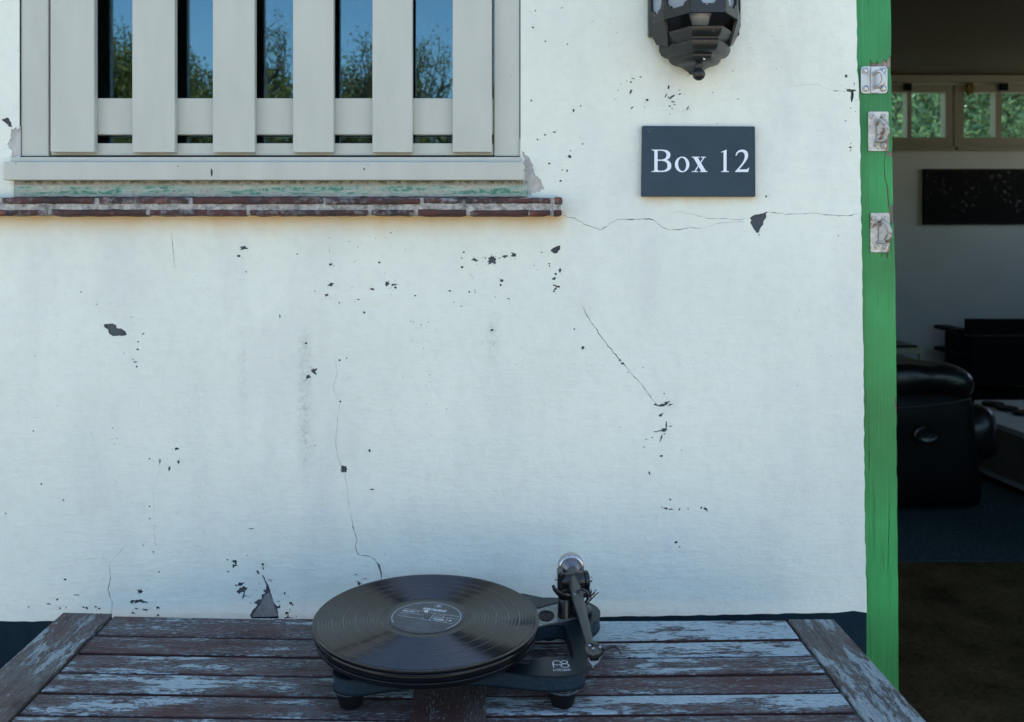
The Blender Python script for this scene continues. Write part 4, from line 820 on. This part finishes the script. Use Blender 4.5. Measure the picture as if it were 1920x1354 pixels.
ln[1] = [(485, 325), (860, 382)]; ln.append([(985, 400), (1352, 442)])
strokes([L4(l_) for l_ in ln], .0006, 'printed_box', M['print'], lab, ZL)
arc = [(RC.x + .0462 * math.cos(R(t)), RC.y + .0462 * math.sin(R(t))) for t in range(-52, 205, 4)]
strokes([arc], .0006, 'printed_ring', M['print'], lab, ZL)
AN = R(-15.3)
def text(s, px, py, size, sx=1.0, mat=M['print'], bold=0.0, name='printed_word', shear=0):
    cu = bpy.data.curves.new('t', 'FONT'); cu.body = s; cu.size = size; cu.offset = bold; cu.align_x = 'CENTER'; cu.align_y = 'CENTER'; cu.shear = shear; cu.resolution_u = 3
    ob = bpy.data.objects.new('t', cu); C.objects.link(ob); bpy.context.view_layer.update()
    me = bpy.data.meshes.new_from_object(ob.evaluated_get(bpy.context.evaluated_depsgraph_get())); bpy.data.objects.remove(ob)
    p = PZ(700 + px / s4, 1110 + py / s4, ZL); Mx = Matrix.Translation((p.x - RC.x, p.y - RC.y, .00035)) @ Matrix.Rotation(AN, 4, 'Z') @ Matrix.Diagonal((sx, 1, 1, 1)); me.transform(Mx)
    me.materials.clear(); me.materials.append(mat); o = bpy.data.objects.new(name, me); C.objects.link(o); o.parent = lab; return o
text('PORTISHEAD', 1005, 296, .0092, .62, bold=.00025)
text('P', 1070, 235, .0075, 1.1, bold=.0003)
strokes([L4([(1035, 200), (1140, 212), (1095, 262), (995, 250), (1035, 200)])], .0004, 'printed_box', M['print'], lab, ZL)
text('828 522 - 1', 625, 318, .0036, 1.3, bold=.0002)
for k, s_ in enumerate(('Stereo', 'STEMRA', 'Made in', 'England')): text(s_, 525, 334 + k * 15, .0024, 1.2, M['printdim'])
text('33 1/3', 1070, 382, .0032, 1.1); text('LP', 1268, 408, .0026, 1.4, M['printdim']); text('A', 1257, 470, .0062, 1.1, bold=.0002)
strokes([L4(ell(1065, 445, 88, 20, .14))], .0007, 'printed_badge', M['print'], lab, ZL)
strokes([L4([(975, 432), (1150, 458)]), L4([(985, 445), (1160, 466)])], .0009, 'printed_badge', M['print'], lab, ZL)
for k, s_ in enumerate(('DUMMY', '1. Mysterons (5.02)  2. Sour Times (4.11)', '3. Strangers (3.55)', '4. It Could Be Sweet (4.16)', '5. Wandering Star (4.51)')): text(s_, 830 - k * 16, 468 + k * 20, .0023, 1.15, M['printdim'])
for k, s_ in enumerate(('All tracks produced by the band', 'All rights of the producer and of the owner reserved', 'Unauthorised copying, hiring and', 'public performance prohibited')): text(s_, 745 - k * 10, 568 + k * 19, .0020, 1.25, M['printdim'])

# ---- the tonearm
A0 = Vector((.1245, 1.303, .836))
ta = MB((A0.x, A0.y, .80))
ta.tube([PZ(1073, 1072, .8375), PZ(1077, 1096, .8375), PZ(1086, 1130, .838), PZ(1095, 1165, .837), PZ(1103, 1196, .836), PZ(1107.5, 1213, .8355)], [.0082, .0080, .0072, .0060, .0051, .0047], 24)
arm = ta.build('tonearm', M['armgrey'], tt, smooth=50); 
def sub(m, name, mat, smooth=45, bevel=0): return m.build(name, mat, arm, smooth=smooth, bevel=bevel)
cw = Vector((.1262, 1.352, .8355)); axc = (-.03, 1, 0)
m = MB(cw); m.lathe([(.0165, -.001), (.0185, .0), (.0192, .002), (.0192, .006), (.0187, .007), (.0192, .008), (.0192, .013), (.017, .014)], cw, 48, axc); sub(m, 'counterweight', M['steel'])
m = MB(cw); m.lathe([(.0160, -.0012), (.0152, -.0022), (.0085, -.0120), (.0075, -.0125)], cw, 48, axc); sub(m, 'counterweight_cone', M['weight'])
m = MB(cw); m.lathe([(.0078, -.012), (.0078, -.020), (.0062, -.021), (.0062, -.035)], cw, 32, axc); sub(m, 'counterweight_shaft', M['steel'])
# yoke and bearing
m = MB(A0); m.lathe([(.0085, -.018), (.0105, -.016), (.0110, .002), (.0125, .004), (.0125, .016), (.0105, .018)], A0 + Vector((-.002, .0, .0)), 32, (1, .12, 0)); sub(m, 'bearing_housing', M['black'])
m = MB(A0); m.lathe([(.0120, 0), (.0132, .001), (.0132, .0055), (.0110, .007), (.0065, .0072)], A0 + Vector((.0148, .002, 0)), 32, (1, .12, 0)); sub(m, 'bias_dial', M['black'])
m = MB(A0); m.lathe([(.0042, 0), (.0042, .004), (.0025, .0055)], A0 + Vector((.0218, .003, .0005)), 12, (1, .12, 0)); sub(m, 'dial_nut', M['steel'])
m = MB(A0); m.lathe([(.0022, 0), (.0022, .004)], A0 + Vector((.0125, -.011, -.0105)), 10, (.2, -1, 0)); m.lathe([(.0020, 0), (.0020, .004)], A0 + Vector((-.0235, -.002, .003)), 10, (-1, 0, 0)); m.lathe([(.0024, 0), (.0024, .005)], A0 + Vector((.0215, -.002, -.0135)), 10, (1, -.2, 0)); sub(m, 'pivot_screw', M['steel'])
m = MB(A0); m.box(A0.x - .0235, A0.x - .0150, A0.y - .012, A0.y + .012, .822, .8515); sub(m, 'yoke_cheek', M['black'], bevel=.003)
m = MB(A0); m.box(A0.x - .0230, A0.x + .0235, A0.y - .012, A0.y + .012, .8155, .8225); m.box(A0.x + .008, A0.x + .0245, A0.y - .014, A0.y + .006, .8165, .8245); sub(m, 'yoke_base', M['black'], bevel=.0015)
m = MB(A0); m.lathe([(.0235, PT + .0026), (.0235, PT + .006), (.0190, PT + .0085), (.0120, PT + .010), (.0120, .8155)], (A0.x + .004, A0.y + .006, 0), 40); sub(m, 'arm_pillar', M['black'])
m = MB(A0); m.box(A0.x + .0045, A0.x + .012, 1.276, 1.286, PT + .002, .826); sub(m, 'arm_rest_post', M['black'], bevel=.001)
# arm clip round the tube
cp = PZ(1090, 1119, .838)
m = MB(cp); ax = Vector((.012, -.06, 0)).normalized(); side = Vector((-ax.y, ax.x, 0)).normalized() * -1
ring = [cp + (side * math.cos(t) + Vector((0, 0, 1)) * math.sin(t)) * .0098 for t in [R(q_) for q_ in range(20, 341, 20)]]
m.tube(ring, .0018, 8); m.tube([ring[0], cp + side * .0125 + Vector((0, 0, -.003)), cp + side * .010 + Vector((0, 0, -.014)), cp + side * .004 + Vector((0, 0, -.022))], .0022, 8); sub(m, 'arm_clip', M['black'])
m = MB(cp); m.lathe([(.0016, 0), (.0016, .002), (.0008, .003)], cp + Vector((-.0085, -.004, .0045)), 10, (-.3, -1, .4)); sub(m, 'clip_ball', M['steel'])
# lift cylinder + curved lift rail
lc = PZ(1057.5, 1156, PT + .002)
m = MB(lc); m.lathe([(.0095, 0), (.0095, .001), (.0090, .002), (.0090, .0245), (.0080, .0262), (.0045, .0268)], lc, 28); sub(m, 'lift_cylinder', M['black'])
m = MB(lc); m.lathe([(.0020, .0265), (.0020, .030), (.0032, .0315), (.0032, .0345), (.0015, .036)], lc, 14); sub(m, 'lift_pin', M['steel'])
dl = lc.y
m = MB(lc); m.tube([P(1036.5, 1097, dl), P(1040, 1105, dl - .002), P(1047, 1111.5, dl - .003), P(1056, 1116, dl - .003), P(1067, 1119, dl - .001), P(1078, 1121, dl + .002)], [.0016, .0022, .0030, .0036, .0036, .0030], 8, flat=1.6); sub(m, 'lift_rail', M['black'])
m = MB(lc); m.box(lc.x + .011, lc.x + .017, lc.y - .004, lc.y + .004, PT + .003, PT + .03); sub(m, 'lift_bracket', M['black'], bevel=.001)
# cueing lever
dv = 1.29
m = MB(lc); m.tube([P(1096, 1141, dv), P(1105, 1127, dv), P(1106, 1125.5, dv)], [.0011, .0011, .0016], 8); sub(m, 'cueing_lever', M['steel'])
m = MB(lc); m.tube([P(1105, 1127, dv), P(1110, 1119.5, dv), P(1119.5, 1109, dv), P(1121, 1107.5, dv)], [.0014, .0023, .0029, .0022], 10); sub(m, 'lever_grip', M['steel'])
# headshell, screws, finger lift, cartridge
hz = .8345
HS = [(495, 780), (500, 725), (522, 708), (555, 712), (600, 738), (634, 765), (634, 790), (608, 815), (548, 832), (505, 815)]
hp = [(980 + x / 4.177, 1030 + y / 4.177) for x, y in HS]; hw = [PZ(x, y, hz + .003) for x, y in hp]
m = MB(hw[0]); m.prism([(p.x, p.y) for p in reversed(hw)], hz - .002, hz + .003); hs = sub(m, 'headshell', M['black'], bevel=.0008)
for x, y in ((526, 762), (553, 787), (607, 775)):
    c_ = PZ(980 + x / 4.177, 1030 + y / 4.177, hz + .0032); m = MB(c_); m.lathe([(.0021, 0), (.0021, .0016), (.0014, .0022), (.0006, .0014)], c_, 14); sub(m, 'headshell_screw', M['steel'])
m = MB()
for x, y in ((543, 731), (578, 750)): c_ = PZ(980 + x / 4.177, 1030 + y / 4.177, hz + .0032); m.lathe([(.0028, 0), (.0028, .0003)], c_, 16)
sub(m, 'weight_slot', M['slot'])
m = MB(hw[5]); fl = [PZ(980 + x / 4.177, 1030 + y / 4.177, hz + .004) for x, y in ((630, 785), (660, 775), (695, 760), (725, 762), (748, 778), (762, 800), (766, 812))]; m.tube(fl, [.0020, .0018, .0016, .0014, .0013, .0012, .0013], 8); sub(m, 'finger_lift', M['black'])
d0 = (hw[9].y + hw[7].y) / 2 + .009
def Q(x, y, d): return P(980 + x / 4.177, 1030 + y / 4.177, d)
m = MB(hw[8]); a_ = [Q(500, 822, d0 - .001), Q(630, 812, d0 - .001), Q(597, 885, d0 - .0065), Q(560, 912, d0 - .008), Q(545, 910, d0 - .008), Q(522, 885, d0 - .0065)]
b_ = [p + Vector((0, .012, 0)) for p in a_]; n = 6; m.add(a_ + b_, [tuple(reversed(range(n))), tuple(range(n, 2 * n))] + [(i, (i + 1) % n, n + (i + 1) % n, n + i) for i in range(n)]); sub(m, 'cartridge', M['clear'], bevel=.0004)
m = MB(hw[8]); a_ = [Q(518, 848, d0 - .004), Q(604, 843, d0 - .004), Q(592, 872, d0 - .0075), Q(530, 874, d0 - .0075)]; b_ = [p + Vector((0, .003, 0)) for p in a_]; m.add(a_ + b_, [(3, 2, 1, 0), (4, 5, 6, 7)] + [(i, (i + 1) % 4, 4 + (i + 1) % 4, 4 + i) for i in range(4)]); sub(m, 'cartridge_face', M['black'])
m = MB(hw[8]); m.tube([Q(552, 905, d0 - .006), Q(550, 922, d0 - .008), Q(549, 934, d0 - .009)], [.0010, .0006, .0002], 6); sub(m, 'stylus', M['clear'])

# ------------------------------------------------------------------ the room behind the door
m = MB(); m.box(RX0, RX1, WY + .02, 3.66, -.03, .0); tag(m.build('floor', M['coir']), kind='structure')
m = MB(); m.box(RX0, RX1, 3.66, RY1, -.03, .004); tag(m.build('carpet', M['carpet']), kind='structure')
m = MB(); m.box(RX0, RX1, yb1 + .001, RY1, CEIL, CEIL + .1); tag(m.build('ceiling', M['ceiling']), kind='structure')
RYf = RY1
rw = empty('room_wall', (2, RYf, 0), 'grey painted back wall of the dim room seen through the doorway', 'wall')
WZa, WZb = Z(262, RYf), Z(168, RYf)
m = MB(); m.box(RX0, RX1, RYf, RYf + .15, -.03, WZa); m.box(RX0, RX1, RYf, RYf + .15, WZb, 2.75)
panes = [(1580, 1625), (1636, 1701), (1709, 1773), (1807, 1867), (1878, 1940), (1975, 2035), (2045, 2105)]
x_prev = RX0
m.box(RX0, X(1560, RYf), RYf, RYf + .15, WZa, WZb); m.box(X(2125, RYf), RX1, RYf, RYf + .15, WZa, WZb); m.build('plaster', M['roomwall'], rw)
m = MB(); m.box(RX0, RX1, RYf - .03, RYf - .001, Z(156, RYf), CEIL - .003); m.build('cornice', M['trim'], rw, bevel=.008)
m = MB(); m.box(RX0, RX1, RYf - .02, RYf - .001, .005, .09); m.build('skirting', M['blackwood'], rw)
for gi, (ga, gb, ps, lb) in enumerate(((1570, 1786, [(1580, 1625), (1636, 1701), (1709, 1773)], 'left'), (1790, 1996, [(1807, 1867), (1878, 1940), (1950, 1985)], 'right'))):
    bw = empty('back_window', (X((ga + gb) / 2, RYf), RYf, WZa), {'left': 'small high window beside the green post showing foliage, left one', 'right': 'small high window with brass catch on the back wall, right one'}[lb], 'window', 'small windows high on the back wall')
    y0 = RYf - .03
    xs = [X(ga, y0)] + [v_ for p in ps for v_ in (X(p[0], y0), X(p[1], y0))] + [X(gb, y0)]
    zt, zb, za, zd = Z(159, y0), Z(173, y0), Z(258, y0), Z(276, y0)
    m = MB(); m.box(xs[0], xs[-1], y0, RYf + .05, zb, zt); m.box(xs[0], xs[-1], y0, RYf + .05, zd, za)
    for i in range(0, len(xs), 2): m.box(xs[i], xs[i + 1], y0, RYf + .05, za, zb)
    m.build('frame', M['trim'], bw)
    for p in ps:
        m = MB(); m.box(X(p[0], y0), X(p[1], y0), RYf + .02, RYf + .024, za, zb); m.build('pane', M['glass2'], bw)
    m = MB(); m.box(xs[0] - .0, xs[-1] + .0, y0 - .05, y0 - .001, zd - .03, zd); m.build('window_board', M['trim'], bw)
    for bx_ in ((1700,) if lb == 'left' else (1880,)):
        m = MB(); m.box(X(bx_ - 7, y0), X(bx_ + 7, y0), y0 - .03, y0 - .001, Z(171, y0), Z(157, y0)); m.build('stay_bracket', M['blackwood'], bw, bevel=.004)
    if lb == 'right': m = MB(); m.box(X(1812, y0), X(1816, y0), y0 - .03, y0 - .001, Z(180, y0), Z(156, y0)); m.box(X(1818, y0), X(1822, y0), y0 - .03, y0 - .001, Z(176, y0), Z(156, y0)); m.box(X(1808, y0), X(1826, y0), y0 - .034, y0 - .03, Z(170, y0), Z(166, y0)); m.build('catch', M['brass'], bw, bevel=.003)
# picture
yp = RYf - .03
pc = empty('wall_picture', P(1880, 370, RYf), 'long dark picture with faint pale city shapes on the back wall', 'picture')
m = MB(P(1732, 317, yp)); m.box(X(1732, yp), X(2080, yp), yp, RYf - .001, Z(421.5, yp), Z(317, yp)); m.build('frame', M['blackwood'], pc, bevel=.004)
m = MB(P(1740, 325, yp)); m.box(X(1738, yp), X(2074, yp), yp - .002, yp - .0005, Z(416, yp), Z(322, yp)); m.build('print', M['print_art'], pc)
# stool
ds = 6.0
st = empty('stool', (X(1690, ds), ds, .004), 'cream painted stool with a dark cushion by the back wall', 'stool')
xs0, xs1 = X(1640, ds), X(1732, ds); z0, z1 = Z(664, ds), Z(656, ds)
m = MB(); m.box(xs0, xs1, ds, ds + .34, z0, z1 + .01); m.build('seat_frame', M['stoolcream'], st, bevel=.006)
m = MB(); m.box(xs0 + .01, X(1722, ds), ds + .01, ds + .33, z1 + .012, Z(648, ds)); m.build('cushion', M['leather'], st, bevel=.02, seg=4)
for x in (xs0, xs1 - .028):
    for y in (ds, ds + .31): m = MB((x, y, 0)); m.box(x, x + .028, y, y + .03, .005, z0 - .001); m.build('leg', M['stoolcream'], st, bevel=.004)
# leather recliner seen from its side
da = 4.24
rc = empty('armchair', (X(1760, da), da + .35, .004), 'bulky black leather recliner with padded arm and round side recess', 'armchair')
def pillow(x0, x1, y0, y1, z0, z1, rr_, seed, amp=.006, nx=14, ny=8, nz=8, sl=(0, 0)):
    """rounded, slightly creased cushion"""
    m = MB(); idx = {}; vs = []
    c = Vector(((x0 + x1) / 2, (y0 + y1) / 2, (z0 + z1) / 2)); h = Vector(((x1 - x0) / 2, (y1 - y0) / 2, (z1 - z0) / 2))
    for i in range(nx + 1):
        for j in range(ny + 1):
            for k in range(nz + 1):
                if i in (0, nx) or j in (0, ny) or k in (0, nz):
                    p = Vector((-h.x + 2 * h.x * i / nx, -h.y + 2 * h.y * j / ny, -h.z + 2 * h.z * k / nz))
                    q_ = Vector((max(-h.x + rr_, min(h.x - rr_, p.x)), max(-h.y + rr_, min(h.y - rr_, p.y)), max(-h.z + rr_, min(h.z - rr_, p.z))))
                    d_ = p - q_
                    if d_.length > 1e-6: p = q_ + d_.normalized() * rr_
                    u = p.x / h.x; p.z += sl[0] * p.x + sl[1] * (1 - u * u)
                    p += mnoise.noise_vector((p + c) * 9 + Vector((seed, 0, 0))) * amp
                    idx[(i, j, k)] = len(vs); vs.append(p + c)
    fs = []; q = lambda *a_: fs.append(tuple(idx[t] for t in a_))
    for i in range(nx):
        for k in range(nz): q((i, 0, k), (i + 1, 0, k), (i + 1, 0, k + 1), (i, 0, k + 1)); q((i, ny, k), (i, ny, k + 1), (i + 1, ny, k + 1), (i + 1, ny, k))
        for j in range(ny): q((i, j, 0), (i, j + 1, 0), (i + 1, j + 1, 0), (i + 1, j, 0)); q((i, j, nz), (i + 1, j, nz), (i + 1, j + 1, nz), (i, j + 1, nz))
    for j in range(ny):
        for k in range(nz): q((0, j, k), (0, j, k + 1), (0, j + 1, k + 1), (0, j + 1, k)); q((nx, j, k), (nx, j + 1, k), (nx, j + 1, k + 1), (nx, j, k + 1))
    return m.add(vs, fs)
xa0, xa1 = X(1560, da), X(1852, da)
pillow(xa0, xa1, da, da + .20, .03, Z(735, da), .05, 1).taper(.09).build('side_panel', M['leatherside'], rc, smooth=80)
pillow(xa0, xa1, da + .62, da + .82, .03, Z(735, da) - .02, .05, 2).taper(.09).build('side_panel', M['leatherside'], rc, smooth=80)
pillow(xa0, X(1830, da), da - .03, da + .22, Z(757, da), Z(697, da), .066, 5, .014, 26, 10, 8, sl=(.02, .035)).build('armrest', M['leather'], rc, smooth=80)
pillow(xa0, xa1, da + .60, da + .84, Z(755, da) - .02, Z(705, da) - .02, .05, 6, .010, 18, sl=(.03, .02)).build('armrest', M['leather'], rc, smooth=80)
pillow(xa0 + .1, X(1873, da), da + .20, da + .62, .16, .48, .07, 8, .012).build('seat_cushion', M['leather'], rc, smooth=80)
pillow(X(1780, 4.45), X(1878, 4.36), da + .08, da + .62, Z(868, 4.36), Z(765, 4.36), .085, 12, .02, 14, 12, 12).build('footrest', M['leather'], rc, smooth=80)
pillow(xa0 - .2, xa0 + .16, da + .16, da + .66, .2, 1.0, .08, 15, .012).build('backrest', M['leather'], rc, smooth=80)
m = MB(); m.tube([P(1640, 762, da - .004), P(1690, 764, da - .006), P(1740, 760, da - .008), P(1790, 754, da - .006), P(1822, 746, da - .002)], .006, 8); m.build('piping', M['leather'], rc, smooth=60)
m = MB(); cc = P(1738, 816, da - .012); m.lathe([(.066, 0), (.066, .006), (.055, .010), (.048, .004), (.040, .002)], cc, 28, (0, -1, 0)); m.v = [(cc.x + (v_[0] - cc.x) * .98, v_[1], cc.z + (v_[2] - cc.z) * .66) for v_ in m.v]; m.build('recliner_handle', M['black'], rc, smooth=50)
# media rack
dm = 6.7
mr = empty('media_rack', (X(1870, dm), dm, .004), 'black media rack with open side shelves and a wide dark screen on top', 'rack')
m = MB(); m.box(X(1818, dm), X(2010, dm), dm, dm + .08, Z(628, dm), Z(599, dm)); m.box(X(1822, dm), X(2010, dm), dm + .02, dm + .40, Z(725, dm), Z(632, dm)); m.build('cabinet', M['blackwood'], mr, bevel=.006)
for ya, yb_ in ((619, 626), (661, 668)): m = MB(); m.box(X(1798, dm), X(1826, dm), dm + .02, dm + .38, Z(yb_, dm), Z(ya, dm)); m.build('shelf', M['blackwood'], mr, bevel=.005)
m = MB(); m.tube([(X(1811, dm), dm + .06, .01), (X(1811, dm), dm + .06, Z(620, dm))], .013, 12); m.build('post', M['blackwood'], mr, smooth=50)
for px in (1860, 1990): m = MB(); m.tube([(X(px, dm), dm + .2, .03), (X(px, dm), dm + .2, Z(725, dm))], .016, 12); m.build('leg', M['blackwood'], mr, smooth=50)
m = MB(); m.box(X(1800, dm), X(2010, dm), dm + .02, dm + .4, .006, .03); m.build('base_bar', M['blackwood'], mr, bevel=.004)
# low chest table with white top and dark mats
ch = empty('low_table', (2.6, 5.2, .004), 'low table with white top, grey brown side and black oval mats', 'coffee table')
zt = .335
q = [PZ(1832, 772, zt), PZ(1830, 748, zt), PZ(2050, 748, zt), PZ(2050, 850, zt)]
q = [(p.x, p.y) for p in (PZ(1835, 783, zt), PZ(2060, 858, zt), PZ(2060, 750, zt), PZ(1826, 750, zt))]
m = MB(); m.prism(q, zt - .03, zt); m.build('top', M['whitetop'], ch, bevel=.004)
q2 = [(x * .995 + .012, y * .998 + .012) for x, y in q]
m = MB(); m.prism(q2, .075, zt - .031); m.build('side_board', M['chestwood'], ch)
m = MB(); m.prism(q, .045, .074); m.build('bottom_edge', M['whitetop'], ch, bevel=.003)
m = MB(); m.prism([(x + .03, y + .03) for x, y in q2], .006, .0445); m.build('base', M['blackwood'], ch)
for k, (x, y, rx) in enumerate(((1862, 760, 19), (1888, 768, 19), (1920, 777, 19))):
    c_ = PZ(x, y, zt + .003); rx_ = rx / F * c_.y; m = MB(c_); m.lathe([(rx_, 0), (rx_, .012), (rx_ * .96, .016)], c_, 32)
    o = m.build('table_mat', M['blackwood'], None, smooth=40); tag(o, ['black oval mat on the white low table, nearest the armchair', 'black oval mat in the middle of the white low table', 'black oval mat at the picture edge on the white low table'][k], 'mat', 'dark mats on the low table')

# ------------------------------------------------------------------ trees
def tree(name, x, y, h, rw_, loose, seed, label, group, mat, nleaf=5200, leaf=.10, low=.25):
    r = np.random.RandomState(seed); t = empty(name, (x, y, -.03), label, 'tree', group)
    m = MB((x, y, -.03)); pts = [Vector((x, y, -.03))]; 
    for k in range(1, 6): pts.append(Vector((x + r.normal(0, .08), y + r.normal(0, .08), h * .86 * k / 5)))
    m.tube(pts, [.13, .11, .09, .07, .045, .02], 8); tips = []
    nb = 26 if loose else 34
    for k in range(nb):
        f = r.uniform(low, .95); b0 = pts[0].lerp(pts[-1], f); an = r.uniform(0, 2 * math.pi); L = rw_ * (1.05 - .55 * f) * r.uniform(.7, 1.1)
        b1 = b0 + Vector((math.cos(an) * L * .5, math.sin(an) * L * .5, L * .35)); b2 = b1 + Vector((math.cos(an + .3) * L * .5, math.sin(an + .3) * L * .5, L * (.55 if loose else .25) + r.uniform(0, .3)))
        m.tube([b0, b1, b2], [.04, .022, .008], 6); tips += [b1, b2, b1.lerp(b2, .5)]
        if loose:
            for _ in range(3): b3 = b2 + Vector((r.normal(0, .3), r.normal(0, .3), r.uniform(.1, .6))); m.tube([b2, b2.lerp(b3, .5) + Vector((.04, 0, .05)), b3], [.012, .008, .004], 5); tips.append(b3)
    m.build('trunk', M['bark'], t, smooth=60)
    tips.append(pts[-1] + Vector((0, 0, .2))); tp = np.array([tuple(p) for p in tips]); n = nleaf
    idx = r.randint(0, len(tp), n); rad = (.20 if loose else .50); off = r.normal(0, 1, (n, 3)); off /= np.linalg.norm(off, axis=1)[:, None]
    off *= (r.rand(n, 1) ** .5) * rad * r.uniform(.6, 1.5, (len(tp), 1))[idx]
    c = tp[idx] + off; c[:, 2] = np.maximum(c[:, 2], .1)
    u = r.normal(0, 1, (n, 3)); u /= np.linalg.norm(u, axis=1)[:, None]; w_ = r.normal(0, 1, (n, 3)); vv = np.cross(u, w_); vv /= np.linalg.norm(vv, axis=1)[:, None]
    s = leaf * r.uniform(.5, 1.1, (n, 1)); a0 = c - u * s; a1 = c + vv * s * .38; a2 = c + u * s; a3 = c - vv * s * .38
    V = np.stack([a0, a1, a2, a3], 1).reshape(-1, 3) - np.array([x, y, -.03]); Fc = np.arange(n * 4).reshape(-1, 4)
    me = bpy.data.meshes.new('crown'); me.from_pydata(V.tolist(), [], Fc.tolist()); me.materials.append(mat); o = bpy.data.objects.new('crown', me); C.objects.link(o); o.parent = t
G1 = 'trees across the garden mirrored in the window'
D = 17.0; ty = lambda px: (px - CX) / F * D
for i, (px, ptop, rwid, loose, lab_, nl) in enumerate(((205, 55, 1.0, 0, 'round leafy tree mirrored in the leftmost gap of the shutter', 5500), (362, 92, .95, 0, 'bushy green tree mirrored in the second gap of the shutter', 5500), (512, 75, .75, 1, 'thin wispy tree mirrored in the middle gap of the shutter', 1500),
        (662, 118, .8, 0, 'dense dark green tree mirrored in the fourth gap of the shutter', 5500), (705, 62, .6, 1, 'sparse branching tree mirrored behind the dense green one', 900), (800, 105, .7, 1, 'spindly open tree mirrored in the rightmost gap of the shutter', 1600))):
    tree('garden_tree', ty(px), -14 + (i % 3) * .5, CZ + (CY - ptop) / F * D * 1.0 + .1, rwid, loose, 11 + i, lab_, G1, M['leaf'], nl * (6 if not loose else 3), .055 if not loose else .04, .3)
m = MB(); 
hx = np.random.RandomState(3); n = 52000
c = np.stack([hx.uniform(-13, 8, n), hx.uniform(-16.6, -15.4, n), hx.rand(n) ** .8 * 4.35 * (1 + .07 * np.sin(hx.uniform(-13, 8, n)))], 1); c[:, 2] *= (.93 + .09 * np.sin(c[:, 0] * 1.7) * np.cos(c[:, 0] * .6))
u = hx.normal(0, 1, (n, 3)); u /= np.linalg.norm(u, axis=1)[:, None]; vv = np.cross(u, hx.normal(0, 1, (n, 3))); vv /= np.linalg.norm(vv, axis=1)[:, None]; s = .16 * hx.uniform(.5, 1.1, (n, 1))
V = np.stack([c - u * s, c + vv * s * .4, c + u * s, c - vv * s * .4], 1).reshape(-1, 3); me = bpy.data.meshes.new('hedge'); me.from_pydata(V.tolist(), [], np.arange(n * 4).reshape(-1, 4).tolist()); me.materials.append(M['leaf']); o = bpy.data.objects.new('hedge', me); C.objects.link(o)
tag(o, 'tall green garden hedge mirrored low in the window glass', 'hedge', kind='stuff')
G2 = 'trees behind the house seen through the high back windows'
for i, (x, y, h, lab_) in enumerate(((4.4, 11.2, 5.8, 'leafy tree outside the pane next to the green post'), (5.4, 11.8, 6.2, 'leafy tree filling the left high back window'), (6.5, 11.4, 6.0, 'leafy tree filling the right high back window'), (7.6, 12.0, 6.4, 'leafy tree at the right edge outside the back window'))):
    tree('backyard_tree', x, y, h, 1.9, 0, 70 + i, lab_, G2, M['leaf2'], 26000, .05, .12)
n = 90000; hx = np.random.RandomState(4)
c = np.stack([hx.uniform(-2, 13, n), hx.uniform(13.5, 14.5, n), hx.rand(n) * 5.5], 1)
u = hx.normal(0, 1, (n, 3)); u /= np.linalg.norm(u, axis=1)[:, None]; vv = np.cross(u, hx.normal(0, 1, (n, 3))); vv /= np.linalg.norm(vv, axis=1)[:, None]; s = .07 * hx.uniform(.5, 1.1, (n, 1))
V = np.stack([c - u * s, c + vv * s * .4, c + u * s, c - vv * s * .4], 1).reshape(-1, 3); me = bpy.data.meshes.new('foliage'); me.from_pydata(V.tolist(), [], np.arange(n * 4).reshape(-1, 4).tolist()); me.materials.append(M['leaf2']); o = bpy.data.objects.new('foliage', me); C.objects.link(o)
tag(o, 'dense green foliage beyond the back windows', 'hedge', kind='stuff')
